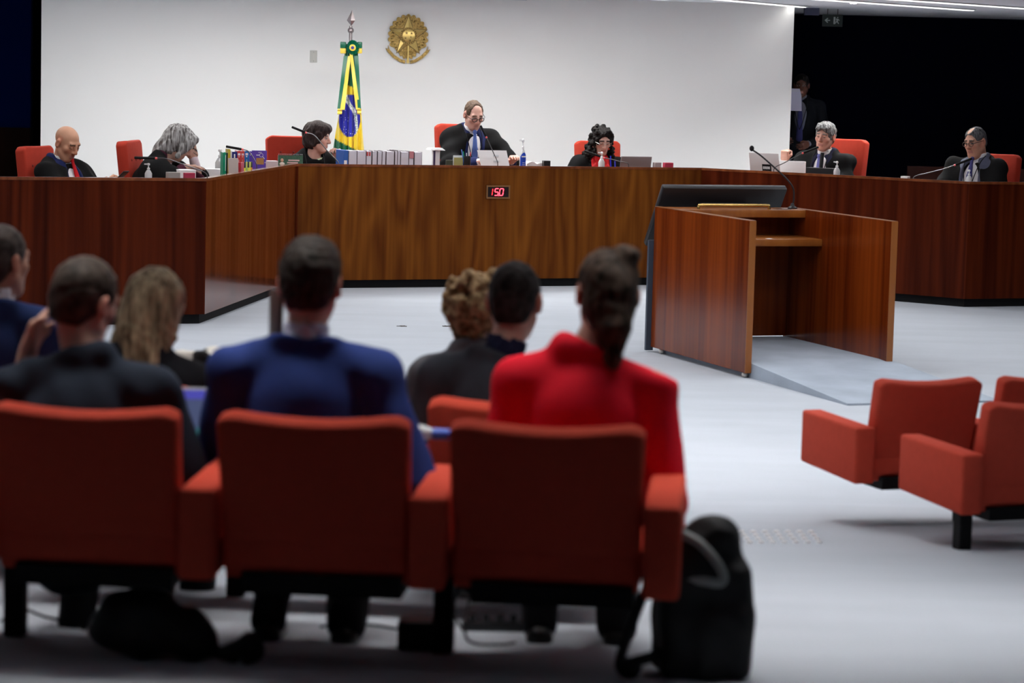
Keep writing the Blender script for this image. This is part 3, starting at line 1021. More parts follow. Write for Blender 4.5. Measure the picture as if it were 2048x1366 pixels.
def hair_sdf(HM, style, seed=1):
    S = SDF(); fr = S.frame(HM)
    r = np.random.default_rng(seed)
    amp, fq = .0022, 110
    def base(t, zlow=-.078, face=True, back=True):
        S.ell((0, -.018, .032), (.074 + t, .096 + t, .083 + t), k=.02, fr=fr)
        if back: S.ell((0, -.058, -.022), (.062 + t * .6, .050 + t * .5, .072), k=.03, fr=fr)
    def facecut(y=.118, z=-.030, rx=.086, ry=.098, rz=.105):
        S.ell((0, y, z), (rx, ry, rz), k=.008, op='-', fr=fr)
    def ears():
        for s in (-1, 1): S.ell((s * .088, .006, -.030), (.024, .032, .046), k=.008, op='-', fr=fr)
    def low(z): S.plane((0, 0, -1), -z, k=.012, op='-', fr=fr)
    if style == 'crop':
        base(.007); facecut(); ears(); low(-.080)
    elif style == 'thick':
        base(.012); S.ell((0, .012, .080), (.064, .078, .045), k=.03, fr=fr); facecut(z=-.035); ears(); low(-.080); amp = .0035
    elif style == 'receding':
        base(.0035); facecut(y=.105, z=.03, rx=.064, ry=.112, rz=.10); ears(); low(-.075)
    elif style == 'thin_top':
        base(.006); facecut(y=.115, z=-.02, rx=.078, ry=.10, rz=.108); ears(); low(-.072); S.ell((.012, .05, .115), (.034, .075, .036), k=.012, op='-', fr=fr)
    elif style == 'swept':
        base(.012); S.ell((0, .045, .085), (.066, .062, .040), k=.025, fr=fr); S.ell((0, .085, .070), (.052, .030, .024), k=.02, fr=fr)
        facecut(y=.128, z=-.020, rx=.092, ry=.092, rz=.094); ears(); low(-.085); amp = .004; fq = 80
    elif style == 'bob_grey':
        base(.018); S.ell((0, -.045, -.045), (.092, .085, .095), k=.03, fr=fr); S.ell((0, -.085, -.125), (.072, .050, .065), k=.04, fr=fr)
        for s in (-1, 1):
            S.cap((s * .070, .055, .055), (s * .088, .050, -.075), .024, .020, k=.03, fr=fr)
            S.cap((s * .03, .085, .09), (s * .075, .075, -.01), .022, .016, k=.03, fr=fr)
        facecut(y=.140, z=-.040, rx=.070, ry=.075, rz=.100); low(-.175); amp = .004; fq = 70
    elif style == 'short_fem':
        base(.024); S.ell((0, .02, .085), (.078, .085, .045), k=.03, fr=fr); S.ell((0, -.055, -.045), (.080, .070, .080), k=.03, fr=fr)
        for s in (-1, 1): S.cap((s * .078, .02, .04), (s * .082, -.005, -.06), .024, .02, k=.03, fr=fr)
        facecut(y=.138, z=-.036, rx=.082, ry=.098, rz=.100); low(-.100); amp = .006; fq = 60
    elif style == 'long':
        base(.016); S.ell((0, -.030, -.060), (.098, .090, .115), k=.03, fr=fr); S.ell((0, -.045, -.160), (.096, .065, .100), k=.05, fr=fr)
        S.ell((.05, -.03, -.20), (.06, .05, .06), k=.04, fr=fr)
        facecut(y=.135, z=-.06, rx=.075, ry=.090, rz=.150); low(-.265); amp = .004; fq = 60
    elif style in ('curls', 'curls_long'):
        base(.010); facecut(y=.130, z=-.024, rx=.080, ry=.098, rz=.108); low(-.09)
        lg = style == 'curls_long'
        for _ in range(300 if lg else 95):
            if lg:
                zz = r.uniform(-.31, .118)
                if zz > .0:
                    an = r.uniform(0, 6.28); q = math.sqrt(max(0, 1 - ((zz - .03) / .105) ** 2))
                    c = (.094 * q * math.cos(an), -.015 + .112 * q * math.sin(an), zz)
                    if c[1] > .068 and zz < .078: continue
                else:
                    s = r.choice((-1, 1)); w = 1 + .55 * (-zz / .31)
                    c = (s * r.uniform(.050, .112) * w, r.uniform(-.08, .075 - .1 * abs(zz + .1)), zz)
                rad = r.uniform(.010, .019)
            else:
                an = r.uniform(0, 6.28); zz = r.uniform(-.12, .12); q = math.sqrt(max(0, 1 - ((zz - .02) / .13) ** 2))
                c = (.096 * q * math.cos(an), -.028 + .112 * q * math.sin(an), zz)
                if c[1] > .045 and zz < .06: continue
                rad = r.uniform(.014, .026)
            S.ell(c, rad, k=.012, fr=fr)
        amp = .004; fq = 130
    elif style == 'bun':
        base(.010); S.ell((0, -.06, -.05), (.068, .058, .075), k=.03, fr=fr)
        facecut(y=.125, z=-.035, rx=.084, ry=.098, rz=.105)
        for s in (-1, 1): S.ell((s * .090, .010, -.035), (.022, .028, .040), k=.008, op='-', fr=fr)
        S.ell((.032, -.050, .098), (.044, .044, .034), k=.012, fr=fr)
        for q in range(7):
            an = q * .9; S.cap((.032 + .034 * math.cos(an), -.050 + .034 * math.sin(an), .105), (.032 + .034 * math.cos(an + .9), -.050 + .034 * math.sin(an + .9), .112), .012, k=.006, fr=fr)
        S.cap((.02, -.11, .02), (.012, -.118, -.09), .026, .034, k=.03, fr=fr)
        S.cap((.012, -.118, -.09), (.006, -.105, -.185), .034, .026, k=.03, fr=fr)
        S.cap((-.03, -.09, -.05), (-.02, -.10, -.13), .018, .014, k=.02, fr=fr)
        amp = .003; fq = 90
    S.disp = folds(amp, fq, seed)
    return S


def make_person(name, label, head_px, Y, yaw, P):
    """P: dict of pose and clothes.  local frame: origin on the seat, +y forward, +x the person's right"""
    sc = P.get('scale', 1.0)
    lean, tilt = R(P.get('lean', 4)), R(P.get('tilt', 0))
    TM = Matrix.Translation((0, 0, .085)) @ Matrix.Rotation(-lean, 4, 'X') @ Matrix.Rotation(tilt, 4, 'Y') @ Matrix.Rotation(R(P.get('twist', 0)), 4, 'Z')
    hy, hp, hr = [R(a) for a in P.get('head', (0, 0, 0))]
    HR = Matrix.Rotation(hy, 4, 'Z') @ Matrix.Rotation(-hp, 4, 'X') @ Matrix.Rotation(hr, 4, 'Y')
    nk = TM @ V3(0, -.005, .485) + V3(*P.get('neck_off', (0, 0, 0)))
    hc = nk + HR @ V3(0, .022, .135)
    hs = P.get('head_scale', 1.0)
    HM = npM(Matrix.Translation(hc) @ HR @ Matrix.Scale(hs, 4))
    Rz = Matrix.Rotation(R(yaw), 3, 'Z')
    root = thing(name, label, 'person', (0, 0, 0), R(yaw))
    root.scale = (sc, sc, sc)
    hw = at(*head_px, Y)
    root.location = hw - Rz @ (hc * sc)
    P['root'] = root; P['hc'] = hw; P['HM'] = HM
    h = P.get('h', .0065)
    sw = P.get('sw', .36); fat = P.get('fat', 0.0); tk = P.get('thick', 1.0)
    Sh = {s: TM @ V3(s * sw / 2, 0, .385) for s in (-1, 1)}
    arms = P.get('arms', {})
    J = {}
    for s in (-1, 1):
        el, wr = arms.get(s, ((s * .26, .10, .22), (s * .14, .34, .20)))
        J[s] = (Sh[s], Vector(el), Vector(wr))
    seat_h = P.get('seat_h', .42); stand = P.get('stand', False)
    if stand:
        legs = {s: (V3(s * .085, 0, .06), V3(s * .095, .02, -.36), V3(s * .095, -.02, -.78)) for s in (-1, 1)}
    else:
        legs = {s: (V3(s * .085, .03, .07), V3(s * (.10 + P.get('kn', .02)), P.get('thigh', .44), .075), V3(s * .11, P.get('thigh', .44) + P.get('foot', -.02), -seat_h + .09)) for s in (-1, 1)}
    # ---- body
    S = SDF()
    tf = S.frame(npM(TM)); hf = S.frame(HM)
    S.cap((0, 0, 0), (0, .0, .26), .124 * tk, .128, k=.03, fr=tf, sq=(1, 1.4, 1))
    for s in (-1, 1): S.cap((s * .03, -.004, .398), (s * (sw / 2 - .02), -.004, .366), .038, .040, k=.03, fr=tf)
    nb_ = TM @ V3(0, -.008, .44); nt_ = Vector((Matrix(HM.tolist()) @ V3(0, -.022, -.065)))
    S.cap(nb_, nt_, .060 + fat * .012, .052 + fat * .012, k=.03)
    head_ops(S, hf, fat=fat, mouth=P.get('mouth', 0), jaw=P.get('jaw', 0), ears=P.get('ears', True))
    for s in (-1, 1):
        a, b, c = J[s]
        S.cap(a, b, .044, .037, k=.025); S.cap(b, c, .037, .026, k=.02)
        hd = P.get('hands', {}).get(s)
        if hd: hand_ops(S, c, **hd)
        else:
            d = (c - b).normalized()
            hand_ops(S, c, d=d, n=(-s, 0, -.2), thumb=(0, .2, 1))
        a, b, c = legs[s]
        S.cap(a, b, .078, .056, k=.04); S.cap(b, c, .054, .034, k=.02)
        S.cap(c, c + V3(0, .10, -.055), .032, .028, k=.03)
    S.build('body', h, SKIN, root, color=skin_color(P.get('skin', (.50, .27, .18)), HM, brow=P.get('brow', (.05, .035, .03)),
            closed=P.get('closed', False), shade=P.get('shade'), lip=P.get('lip', (.42, .19, .16))))
    # ---- clothes
    ch = P.get('ch', .009)
    jm = P.get('jacket')
    vo = P.get('open', 0.0)
    fx = P.get('fold', 1.0)
    if jm:
        S = SDF(); tf = S.frame(npM(TM))
        S.cap((0, 0, -.03), (0, .0, .30), .155 * tk, .168 * (1 + .1 * fat), k=.03, fr=tf, sq=(1, 1.38, 1))
        pd = P.get('pad', .052 if P.get('robe') else .064)
        for s in (-1, 1): S.cap((s * .04, -.01, .437 if not P.get('robe') else .428), (s * (sw / 2 - .004), -.004, .385 if not P.get('robe') else .372), .058 if not P.get('robe') else .052, pd, k=.04, fr=tf)
        for s in (-1, 1):
            a, b, c = J[s]
            S.cap(a, b, .063 if not P.get('robe') else .053, .056, k=.03); S.cap(b, b + (c - b) * P.get('sleeve', .86), .056, .043, k=.02)
        S.cap((-.05, -.036, .480), (.05, -.036, .480), .048, k=.03, fr=tf)
        S.cap(nb_ + (nt_ - nb_) * .42, nb_ + (nt_ - nb_) * 2.2, P.get('neck_hole', .056), .066, k=.008, op='-')
        S.plane(tuple(((nt_ - nb_).normalized())), float((nt_ - nb_).normalized().dot(nb_ + (nt_ - nb_).normalized() * P.get('collar_h', .075))), k=.01)
        if vo: S.ell((0, .175, .36), (.05 + .03 * vo, .13, .11 + .20 * vo), k=.012, op='-', fr=tf)
        S.disp = folds(.005 * fx, 22, P.get('seed', 1))
        S.build('jacket', ch, jm, root)
    if P.get('shirt'):
        S = SDF(); tf = S.frame(npM(TM))
        S.cap((0, 0, .0), (0, .0, .285), .140 * tk, .150, k=.03, fr=tf, sq=(1, 1.38, 1))
        S.cap((-.065, .010, .395), (.065, .010, .395), .053, k=.05, fr=tf)
        ax = (nt_ - nb_).normalized()
        S.cap(nb_ + ax * .03, nb_ + ax * max(P.get('shirt_h', .062), .032), .065 + fat * .014, .064 + fat * .014, k=.01)
        S.cap(nb_ - ax * .02, nb_ + ax * .3, .055, .060 + fat * .012, k=.004, op='-')
        S.plane(tuple(ax), float(ax.dot(nb_ + ax * (P.get('shirt_h', .062) + .01))), k=.006)
        S.ell((0, .10, .52), (.028, .06, .045), k=.008, op='-', fr=tf)
        for s in (-1, 1):
            a, b, c = J[s]
            S.cap(b + (c - b) * .5, b + (c - b) * .95, .038, .034, k=.01)
        S.build('shirt', P.get('h2', .007), P['shirt'], root)
    if P.get('tie'):
        S = SDF(); tf = S.frame(npM(TM))
        S.ell((0, .100, .452), (.019, .014, .020), k=.01, fr=tf)
        S.cap((0, .104, .43), (0, .122, .30), .015, .026, k=.008, fr=tf, sq=(1, 2.2, 1))
        S.cap((0, .122, .30), (0, .112, .04), .026, .036, k=.008, fr=tf, sq=(1, 2.2, 1))
        S.build('tie', .006, P['tie'], root)
    if P.get('robe'):
        S = SDF(); tf = S.frame(npM(TM))
        S.cap((0, -.01, -.03), (0, -.015, .28), .195 * tk, .188, k=.03, fr=tf, sq=(1, 1.3, 1))
        for s in (-1, 1):
            S.cap((s * .06, -.03, .445), (s * (sw / 2 + .006), -.012, .380), .056, .066, k=.05, fr=tf)
            a, b, c = J[s]
            S.cap(a, b, .068, .078, k=.07); S.cap(b, b + (c - b) * P.get('robe_sleeve', .45), .070, .080, k=.04)
            S.cap(TM @ V3(s * .11, -.01, .30), (a + b) / 2 + V3(0, -.02, -.02), .09, .07, k=.08)
        S.cap((-.06, -.055, .455), (.06, -.055, .455), .045, k=.04, fr=tf)
        ro = P.get('robe_open', 1.0)
        S.ell((0, .225, .27), (.060 + .055 * ro, .165, .38), k=.02, op='-', fr=tf)
        S.cap(nb_, nb_ + (nt_ - nb_) * 2.4, .076, .092, k=.01, op='-')
        S.disp = folds(.010 * fx, 20, P.get('seed', 1) + 5)
        S.build('robe', ch, P['robe'], root)
    if P.get('lanyard'):
        m = MB()
        for s in (-1, 1):
            pts_ = [TM @ V3(s * .075, .02, .49), TM @ V3(s * .070, .105, .40), TM @ V3(s * .03, .134, .22), TM @ V3(0, .136, .14)]
            m.tube(bez(pts_, 6), .004, 6)
        m.build('lanyard', black_matte, root)
    if P.get('trousers') and not P.get('no_legs'):
        S = SDF()
        S.cap((-.06, -.01, .06), (.06, -.01, .06), .115, k=.03)
        for s in (-1, 1):
            a, b, c = legs[s]
            S.cap(a, b, .093, .072, k=.04); S.cap(b, c + V3(0, 0, -.01), .070, .055, k=.02)
        S.disp = folds(.004, 24, 3)
        S.build('trousers', .012, P['trousers'], root)
    if P.get('shoes'):
        for s in (-1, 1):
            c = legs[s][2]
            S = SDF()
            S.cap(c + V3(0, -.03, -.045), c + V3(0, .14, -.062), .040, .034, k=.03, sq=(1, 1, 1))
            S.plane((0, 0, -1), -(c.z - .088), k=.006)
            S.build('shoe', .008, P['shoes'], root)
    if P.get('hair'):
        st, hm = P['hair']
        hair_sdf(HM, st, P.get('seed', 1)).build('hair', P.get('hh', .006), hm, root)
    if P.get('glasses'):
        g = MB(); MH = Matrix(HM.tolist())
        for s in (-1, 1):
            ring = [V3(s * .032 + .023 * math.cos(a), .104 - .10 * abs(s * .032 + .023 * math.cos(a)) ** 1.2, .000 + .019 * math.sin(a)) for a in np.linspace(0, 2 * math.pi, 21)]
            g.tube(ring, P.get('rim', .0026), 6, M=MH)
            g.tube([V3(s * .055, .098, .004), V3(s * .078, .06, .006), V3(s * .083, -.005, .004), V3(s * .082, -.02, -.012)], .0025, 6, M=MH)
        g.tube([V3(-.011, .104, .004), V3(0, .107, .007), V3(.011, .104, .004)], .0022, 6, M=MH)
        g.build('glasses', P['glasses'], root, smooth=True)
    return root


black_robe = cloth('black_robe', (.0055, .0055, .006), rough=.95)
navy_suit = cloth('navy_suit', (.012, .018, .075))
white_shirt = cloth('white_shirt', (.80, .80, .82), var=.03)
# ---- the people at the bench
JS = 1.08
def secY(px, dist, i): return onb(px, dist, i).y

JP = {}
BT = dict(trousers=cloth('black_trousers', (.006, .006, .008)), thigh=.26, foot=-.10, seat_h=.40, shoes=mat('shoe_leather', (.010, .009, .009), rough=.35, spec=.4))
JP[1] = dict(BT, scale=JS, lean=-14, head=(-8, 26, 0), sw=.37, thick=1.05, skin=(.52, .27, .17), brow=(.10, .06, .04), closed=True, jaw=.006,
             jacket=navy_suit, open=1.0, shirt=white_shirt, tie=cloth('red_tie', (.45, .01, .015)), robe=black_robe, robe_open=1.2, seed=3,
             arms={1: ((.24, .12, .22), (.10, .31, .355)), -1: ((-.24, .12, .22), (-.08, .32, .355))}, sleeve=.8)
make_person('person', 'bald person in black robe and red tie looking down, far left of the bench', (135, 286), secY(140, .85, 0), -118, JP[1])
JP[2] = dict(BT, scale=JS, lean=26, head=(0, 34, 0), sw=.33, ears=False, skin=(.55, .33, .25), closed=True, jacket=cloth('maroon', (.055, .012, .025)), seed=4,
             robe=black_robe, robe_open=.7, robe_sleeve=.1, sleeve=.82, shirt=cloth('pink_shirt', (.75, .62, .66)), shirt_h=.02,
             hair=('bob_grey', hairmat('grey_streak', (.06, .05, .047), (.45, .44, .43), sc=(45, 70, 8))),
             arms={-1: ((-.10, .44, .36), (-.04, .405, .515)), 1: ((.22, .26, .36), (.10, .34, .45))},
             hands={-1: dict(d=(.15, -.25, 1), n=(.6, -.6, 0), thumb=(.2, -1, .1), curl=(.2, .25, .4, .5)), 1: dict(d=(-.3, 1, .1), n=(0, 0, -1), thumb=(-1, 0, 0), curl=(.2, .2, .2, .25))})
make_person('person', 'grey haired person in black robe resting forehead on one hand', (358, 286), secY(345, .75, 0), -86, JP[2])
JP[3] = dict(BT, scale=JS, lean=10, tilt=6, head=(66, 6, 0), sw=.34, ears=False, skin=(.58, .34, .27), seed=5, robe=black_robe, robe_open=1.9, robe_sleeve=.2, jacket=None,
             shirt=cloth('pale_green', (.50, .53, .36), var=.08), shirt_h=.0, lanyard=True,
             hair=('short_fem', hairmat('dark_brown', (.012, .008, .008), (.05, .032, .030))),
             arms={-1: ((-.27, .26, .30), (-.155, .275, .515)), 1: ((.26, .16, .20), (.10, .38, .24))},
             hands={-1: dict(d=(.35, -.1, 1), n=(.7, .5, -.2), thumb=(.5, -1, .2), curl=(.7, .8, .9, 1.0))})
make_person('person', 'dark haired person in pale green top with chin on hand', (636, 275), secY(632, .70, 2), -168, JP[3])
JP[4] = dict(BT, scale=JS, lean=3, head=(2, 26, 2), sw=.39, skin=(.62, .36, .29), closed=True, jacket=navy_suit, open=1.05, shirt=white_shirt, seed=6,
             tie=cloth('blue_tie', (.075, .13, .36), var=.25), robe=black_robe, robe_open=1.05, robe_sleeve=.05, lanyard=True, glasses=black_plastic, rim=.0032,
             hair=('receding', hairmat('light_brown', (.05, .032, .022), (.11, .072, .05))), brow=(.16, .09, .06), lip=(.50, .26, .22),
             arms={1: ((.27, .20, .24), (.06, .40, .28)), -1: ((-.30, .22, .26), (-.22, .44, .29))},
             hands={1: dict(d=(-1, .45, .05), n=(0, .3, -1), thumb=(.3, 1, .3), curl=(.2, .25, .3, .35)), -1: dict(d=(.1, .8, .5), n=(.2, .3, -1), thumb=(1, 0, 0), curl=(.4, .45, .5, .5))})
make_person('person', 'bespectacled person in navy suit, blue tie and black robe at the bench centre', (948, 229), secY(940, .80, 2), -157, JP[4])
JP[5] = dict(BT, scale=JS * .98, lean=8, head=(6, 20, 0), sw=.33, ears=False, skin=(.60, .38, .31), closed=True, robe=black_robe, robe_open=.6, seed=8, h=.0055,
             shirt=cloth('white_black_print', (.62, .60, .60), var=.5), shirt_h=.0, jacket=None, brow=(.03, .02, .02),
             hair=('curls_long', hairmat('black_curl', (.004, .0035, .0035), (.016, .013, .012), sc=(60, 60, 60))), glasses=mat('thin_gold', (.5, .45, .42), rough=.3, metal=.8), rim=.0016)
make_person('person', 'person with long black curly hair, red scarf and glasses at the bench', (1203, 281), secY(1200, .70, 2), -166, JP[5])
rt = JP[5]['root']
S = SDF()
for s in (-1, 1):
    S.cap((s * .062, .04, .555), (s * .045, .125, .50), .028, .032, k=.02)
    S.cap((s * .045, .125, .50), (s * .062, .185, .30), .032, .045, k=.02, sq=(1, 1.6, 1))
S.cap((-.03, .125, .53), (.03, .125, .53), .028, k=.02)
S.disp = folds(.008, 45, 3)
S.build('scarf', .008, mat('red_scarf', (.62, .012, .018), rough=.6, var=.5, vscale=(30, 30, 12)), rt)
JP[6] = dict(BT, scale=JS, lean=6, head=(4, 6, -6), sw=.40, skin=(.62, .34, .26), closed=True, mouth=.004, jacket=cloth('ink_suit', (.012, .012, .032)), open=1.2, shirt=white_shirt, seed=9,
             tie=cloth('violet_tie', (.16, .17, .45)), robe=black_robe, robe_open=.85, robe_sleeve=.1, lanyard=True, brow=(.16, .14, .13),
             hair=('swept', hairmat('salt_grey', (.05, .05, .05), (.24, .24, .24), sc=(70, 70, 20))),
             arms={1: ((.30, .24, .24), (.215, .375, .475)), -1: ((-.27, .14, .20), (-.12, .38, .26))},
             hands={1: dict(d=(-.05, .1, 1), n=(-.3, -1, 0), thumb=(-1, .2, 0), curl=(1.1, 1.15, 1.2, 1.2), thumb_in=.9)})
make_person('person', 'grey haired person speaking with a raised fist, right side of the bench', (1650, 272), secY(1655, .85, 3), 146, JP[6])
JP[7] = dict(BT, scale=JS, lean=-8, head=(-6, 14, 4), sw=.42, fat=1.0, thick=1.25, skin=(.55, .29, .20), jacket=cloth('grey_suit', (.10, .11, .16)), open=1.5, shirt=white_shirt, seed=10,
             tie=cloth('dark_violet_tie', (.05, .05, .16)), robe=black_robe, robe_open=1.3, lanyard=True, glasses=mat('brown_rim', (.06, .03, .02), rough=.3), rim=.0024,
             hair=('thin_top', hairmat('dark_grey', (.03, .03, .032), (.15, .15, .155), sc=(70, 70, 20))), brow=(.05, .04, .035))
make_person('person', 'heavy person in grey suit with glasses, far right of the bench', (1950, 283), secY(1965, .85, 3), 140, JP[7])

# ---- standing in the dark doorway at the edge of the white wall
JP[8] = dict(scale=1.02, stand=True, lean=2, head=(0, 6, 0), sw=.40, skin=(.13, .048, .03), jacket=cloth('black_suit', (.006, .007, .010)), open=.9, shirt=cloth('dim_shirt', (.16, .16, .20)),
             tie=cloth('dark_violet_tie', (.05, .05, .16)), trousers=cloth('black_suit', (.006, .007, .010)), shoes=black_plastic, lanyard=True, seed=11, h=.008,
             hair=('crop', hairmat('black_short', (.006, .005, .005), (.02, .016, .015))),
             arms={1: ((.26, .04, .17), (.16, .27, .12)), -1: ((-.27, .02, .16), (-.10, .22, .07))})
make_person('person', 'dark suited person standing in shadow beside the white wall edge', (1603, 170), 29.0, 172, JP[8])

# ---- audience
AS = .99
trs = cloth('black_trousers', (.006, .006, .008))
shoe_black = mat('shoe_leather', (.010, .009, .009), rough=.35, spec=.4)
def audience(**k):
    d = dict(scale=AS, lean=10, head=(0, 6, 0), h=.0085, ch=.011, h2=.009, hh=.008, trousers=trs, shoes=shoe_black, seat_h=.34, skin=(.56, .32, .24), foot=-.10)
    d.update(k); return d
AP = {}
AP['navy'] = audience(neck_off=(0, 0, .018), sw=.41, head=(0, 8, 1), lean=10, jacket=cloth('royal_navy', (.020, .040, .17)), shirt=cloth('lilac_shirt', (.55, .55, .68)), collar_h=.050, shirt_h=.078, pad=.075, seed=21, foot=-.25,
                      hair=('thick', hairmat('brown_black', (.010, .008, .007), (.045, .034, .028))),
                      arms={1: ((.33, .0, .165), (.24, .26, .20)), -1: ((-.27, .14, .20), (-.20, .30, .40))},
                      hands={-1: dict(d=(.1, .1, 1), n=(.4, 1, 0), thumb=(1, 0, .2), curl=(.6, .6, .7, .7))})
make_person('person', 'dark haired person in a navy suit seen from behind, middle of nearest row', (621, 566), 7.12, -4, AP['navy'])
AP['black'] = audience(neck_off=(-.055, 0, .018), sw=.41, head=(-22, 14, 6), lean=12, jacket=cloth('charcoal_black', (.015, .021, .034)), collar_h=.062, pad=.072, seed=22, jaw=.004,
                       hair=('crop', hairmat('cropped_brown', (.022, .016, .013), (.075, .055, .044), sc=(30, 30, 30))),
                       arms={-1: ((-.30, .25, .24), (-.20, .17, .555)), 1: ((.33, .08, .14), (.20, .34, .20))},
                       hands={-1: dict(d=(.35, -.1, 1), n=(1, 0, -.2), thumb=(0, 1, .1), curl=(.25, .3, .35, .4))})
make_person('person', 'short haired person in a black suit seen from behind, hand at the ear', (172, 601), 7.14, -10, AP['black'])
AP['red'] = audience(neck_off=(.055, 0, .018), sw=.375, head=(10, 4, 2), lean=9, jacket=cloth('crimson', (.72, .010, .028), var=.08), collar_h=.060, pad=.066, seed=23, skin=(.48, .27, .20), thick=.88,
                     hair=('bun', hairmat('dark_bun', (.012, .008, .006), (.075, .048, .034), sc=(60, 60, 16))),
                     arms={1: ((.235, .03, .14), (.20, .30, .16)), -1: ((-.245, .06, .14), (-.16, .33, .18))}, foot=-.16)
make_person('person', 'person in a bright red jacket with hair in a bun, seen from behind', (1214, 585), 7.11, -2, AP['red'])
AP['drape'] = audience(neck_off=(.03, 0, .018), sw=.38, head=(-4, 8, 0), lean=12, jacket=cloth('draped_dark', (.040, .044, .055), var=.3), shirt=cloth('navy_collar', (.016, .018, .05)), shirt_h=.075, collar_h=.03, pad=.075, seed=24, fold=1.8,
                       hair=('crop', hairmat('near_black', (.008, .006, .006), (.035, .027, .025), sc=(30, 30, 30))))
make_person('person', 'dark haired person in a draped black jacket between navy suit and red jacket', (1030, 600), 8.05, -6, AP['drape'])
AP['curly'] = audience(sw=.34, head=(38, 8, 0), lean=7, jacket=cloth('grey_top', (.10, .10, .11)), seed=25, skin=(.62, .40, .34),
                       hair=('curls', hairmat('honey_curl', (.10, .055, .022), (.36, .24, .125), sc=(50, 50, 50))))
make_person('person', 'person with curly light brown hair facing left, partly hidden', (945, 617), 8.85, -3, AP['curly'])
AP['blonde'] = audience(sw=.34, ears=False, head=(-10, 12, 8), lean=8, jacket=cloth('dark_blouse', (.012, .012, .016)), seed=26, skin=(.60, .38, .30),
                        hair=('long', hairmat('blonde_streak', (.10, .070, .040), (.58, .47, .29), sc=(55, 55, 7))))
make_person('person', 'person with long straight blonde hair seen from behind', (311, 618), 8.05, -8, AP['blonde'])
AP['left'] = audience(sw=.42, head=(-26, 2, 0), lean=3, jacket=cloth('blue_suit', (.018, .036, .12)), shirt=white_shirt, collar_h=.045, shirt_h=.08, pad=.07, seed=27, skin=(.42, .22, .15),
                      hair=('crop', hairmat('shaved_dark', (.02, .015, .013), (.07, .055, .048), sc=(30, 30, 30))), head_scale=1.03)
make_person('person', 'person in a blue suit with white collar cut off by the left edge', (4, 520), 8.85, -8, AP['left'])
# ------------------------------------------------------------------ chairs of the people at the bench
red_lea = mat('red_wool', (0.42, 0.040, 0.022), rough=0.8, spec=0.15, var=0.06, vscale=(20, 20, 20), bump=.1, bscale=200)
btn = mat('button_red', (0.20, 0.012, 0.008), rough=.7)


def swivel_chair(label, px, py, Y, yaw, tilt=0, w=.50, cushion=False):
    top = at(px, py, Y)
    zt = top.z - dais_z
    t = thing('swivel_chair', label, 'chair', (top.x, top.y, dais_z), R(yaw), 'red swivel chairs behind the bench')
    t.location -= Matrix.Rotation(R(yaw), 3, 'Z') @ Vector((0, .03, 0))
    H1, H2 = .40, .24
    B = bpy.data.objects.new('backrest', None); COL.objects.link(B); B.parent = t
    B.location = (0, 0, zt); B.rotation_euler = (R(6), R(tilt), 0)
    for (z0, z1, nm) in ((-H1, 0, 'upper_cushion'), (-H1 - H2 - .01, -H1 - .01, 'lower_cushion')):
        m = MB(); n = 12
        out = [(-w / 2 + w * k / n, z1 - (.03 if k in (0, n) else 0) - .004 * math.sin(math.pi * k / n)) for k in range(n + 1)]
        poly = [(-w / 2 + .008, z0), (w / 2 - .008, z0)] + out[::-1]
        N = len(poly)
        m.add([(x, -.035, z) for x, z in poly] + [(x, .055, z) for x, z in poly], [tuple(range(N)), tuple(reversed(range(N, 2 * N)))] + [((i + 1) % N, i, N + i, N + (i + 1) % N) for i in range(N)])
        m.build(nm, red_lea, B, bevel=.016, seg=3)
    for q in (-.12, 0, .12):
        MB().sphere((q, .056, -.155), (.010, .005, .010), 10, 6).build('button', btn, B, smooth=True)
    sz = zt - .70
    MB().box((-w / 2, -.02, sz), (w / 2, .50, sz + .10)).build('seat', red_lea, t, bevel=.03, seg=3)
    for s in (-1, 1):
        MB().box((s * .28 - .025, .02, sz + .20), (s * .28 + .025, .36, sz + .235)).build('armrest', black_plastic, t, bevel=.01)
        MB().box((s * .28 - .018, .14, sz), (s * .28 + .018, .20, sz + .20)).build('arm_post', black_plastic, t)
    MB().tube([(0, .22, .06), (0, .22, sz)], .03, 12).build('column', black_plastic, t, smooth=True)
    m = MB()
    for k in range(5):
        a = k * 2 * math.pi / 5
        m.tube([(0, .22, .07), (.27 * math.cos(a), .22 + .27 * math.sin(a), .045)], [.025, .016], 8)
        m.sphere((.27 * math.cos(a), .22 + .27 * math.sin(a), .028), .027, 8, 6)
    m.build('star_base', black_plastic, t, smooth=True)
    if cushion:
        MB().sphere((0, .13, sz + .24), (.19, .055, .15), 16, 10).build('lumbar_cushion', mat('violet_dark', (.022, .014, .026), rough=.8), t, smooth=True)
    return t


swivel_chair('red swivel chair behind the bald person, far left', 73, 292, secY(75, 1.05, 0), -111, w=.44)
swivel_chair('red swivel chair with a dark lumbar cushion left of the grey haired person', 262, 281, secY(262, .95, 0), -97, w=.46, cushion=True)
swivel_chair('red buttoned swivel chair behind the person in pale green', 586, 272, secY(586, 1.05, 2), -164, w=.50)
swivel_chair('red swivel chair of the bench centre, mostly hidden by navy suit', 917, 248, secY(917, 1.15, 2), -157, w=.46)
swivel_chair('red swivel chair behind the person with curly black hair', 1196, 282, secY(1196, 1.05, 2), -160, w=.46)
swivel_chair('red swivel chair behind the grey haired person with raised fist', 1690, 278, secY(1690, 1.15, 3), 138, w=.50)
swivel_chair('red swivel chair at the far right behind the heavy person', 1996, 308, secY(1996, 1.15, 3), 136, w=.46)

# ------------------------------------------------------------------ things on the bench
RB = 0.0
def px_m(Y): return FPX / Y

def zt_at(px, py, p): return at(px, py, p.y).z

clear = mat('clear_plastic', (.88, .92, .95), rough=.15, trans=.45, spec=.5)
white_pl = mat('white_plastic', (.80, .81, .82), rough=.35)


def yaw_sec(i):
    d = SEC[i][1] - SEC[i][0]
    return math.atan2(d.y, d.x)


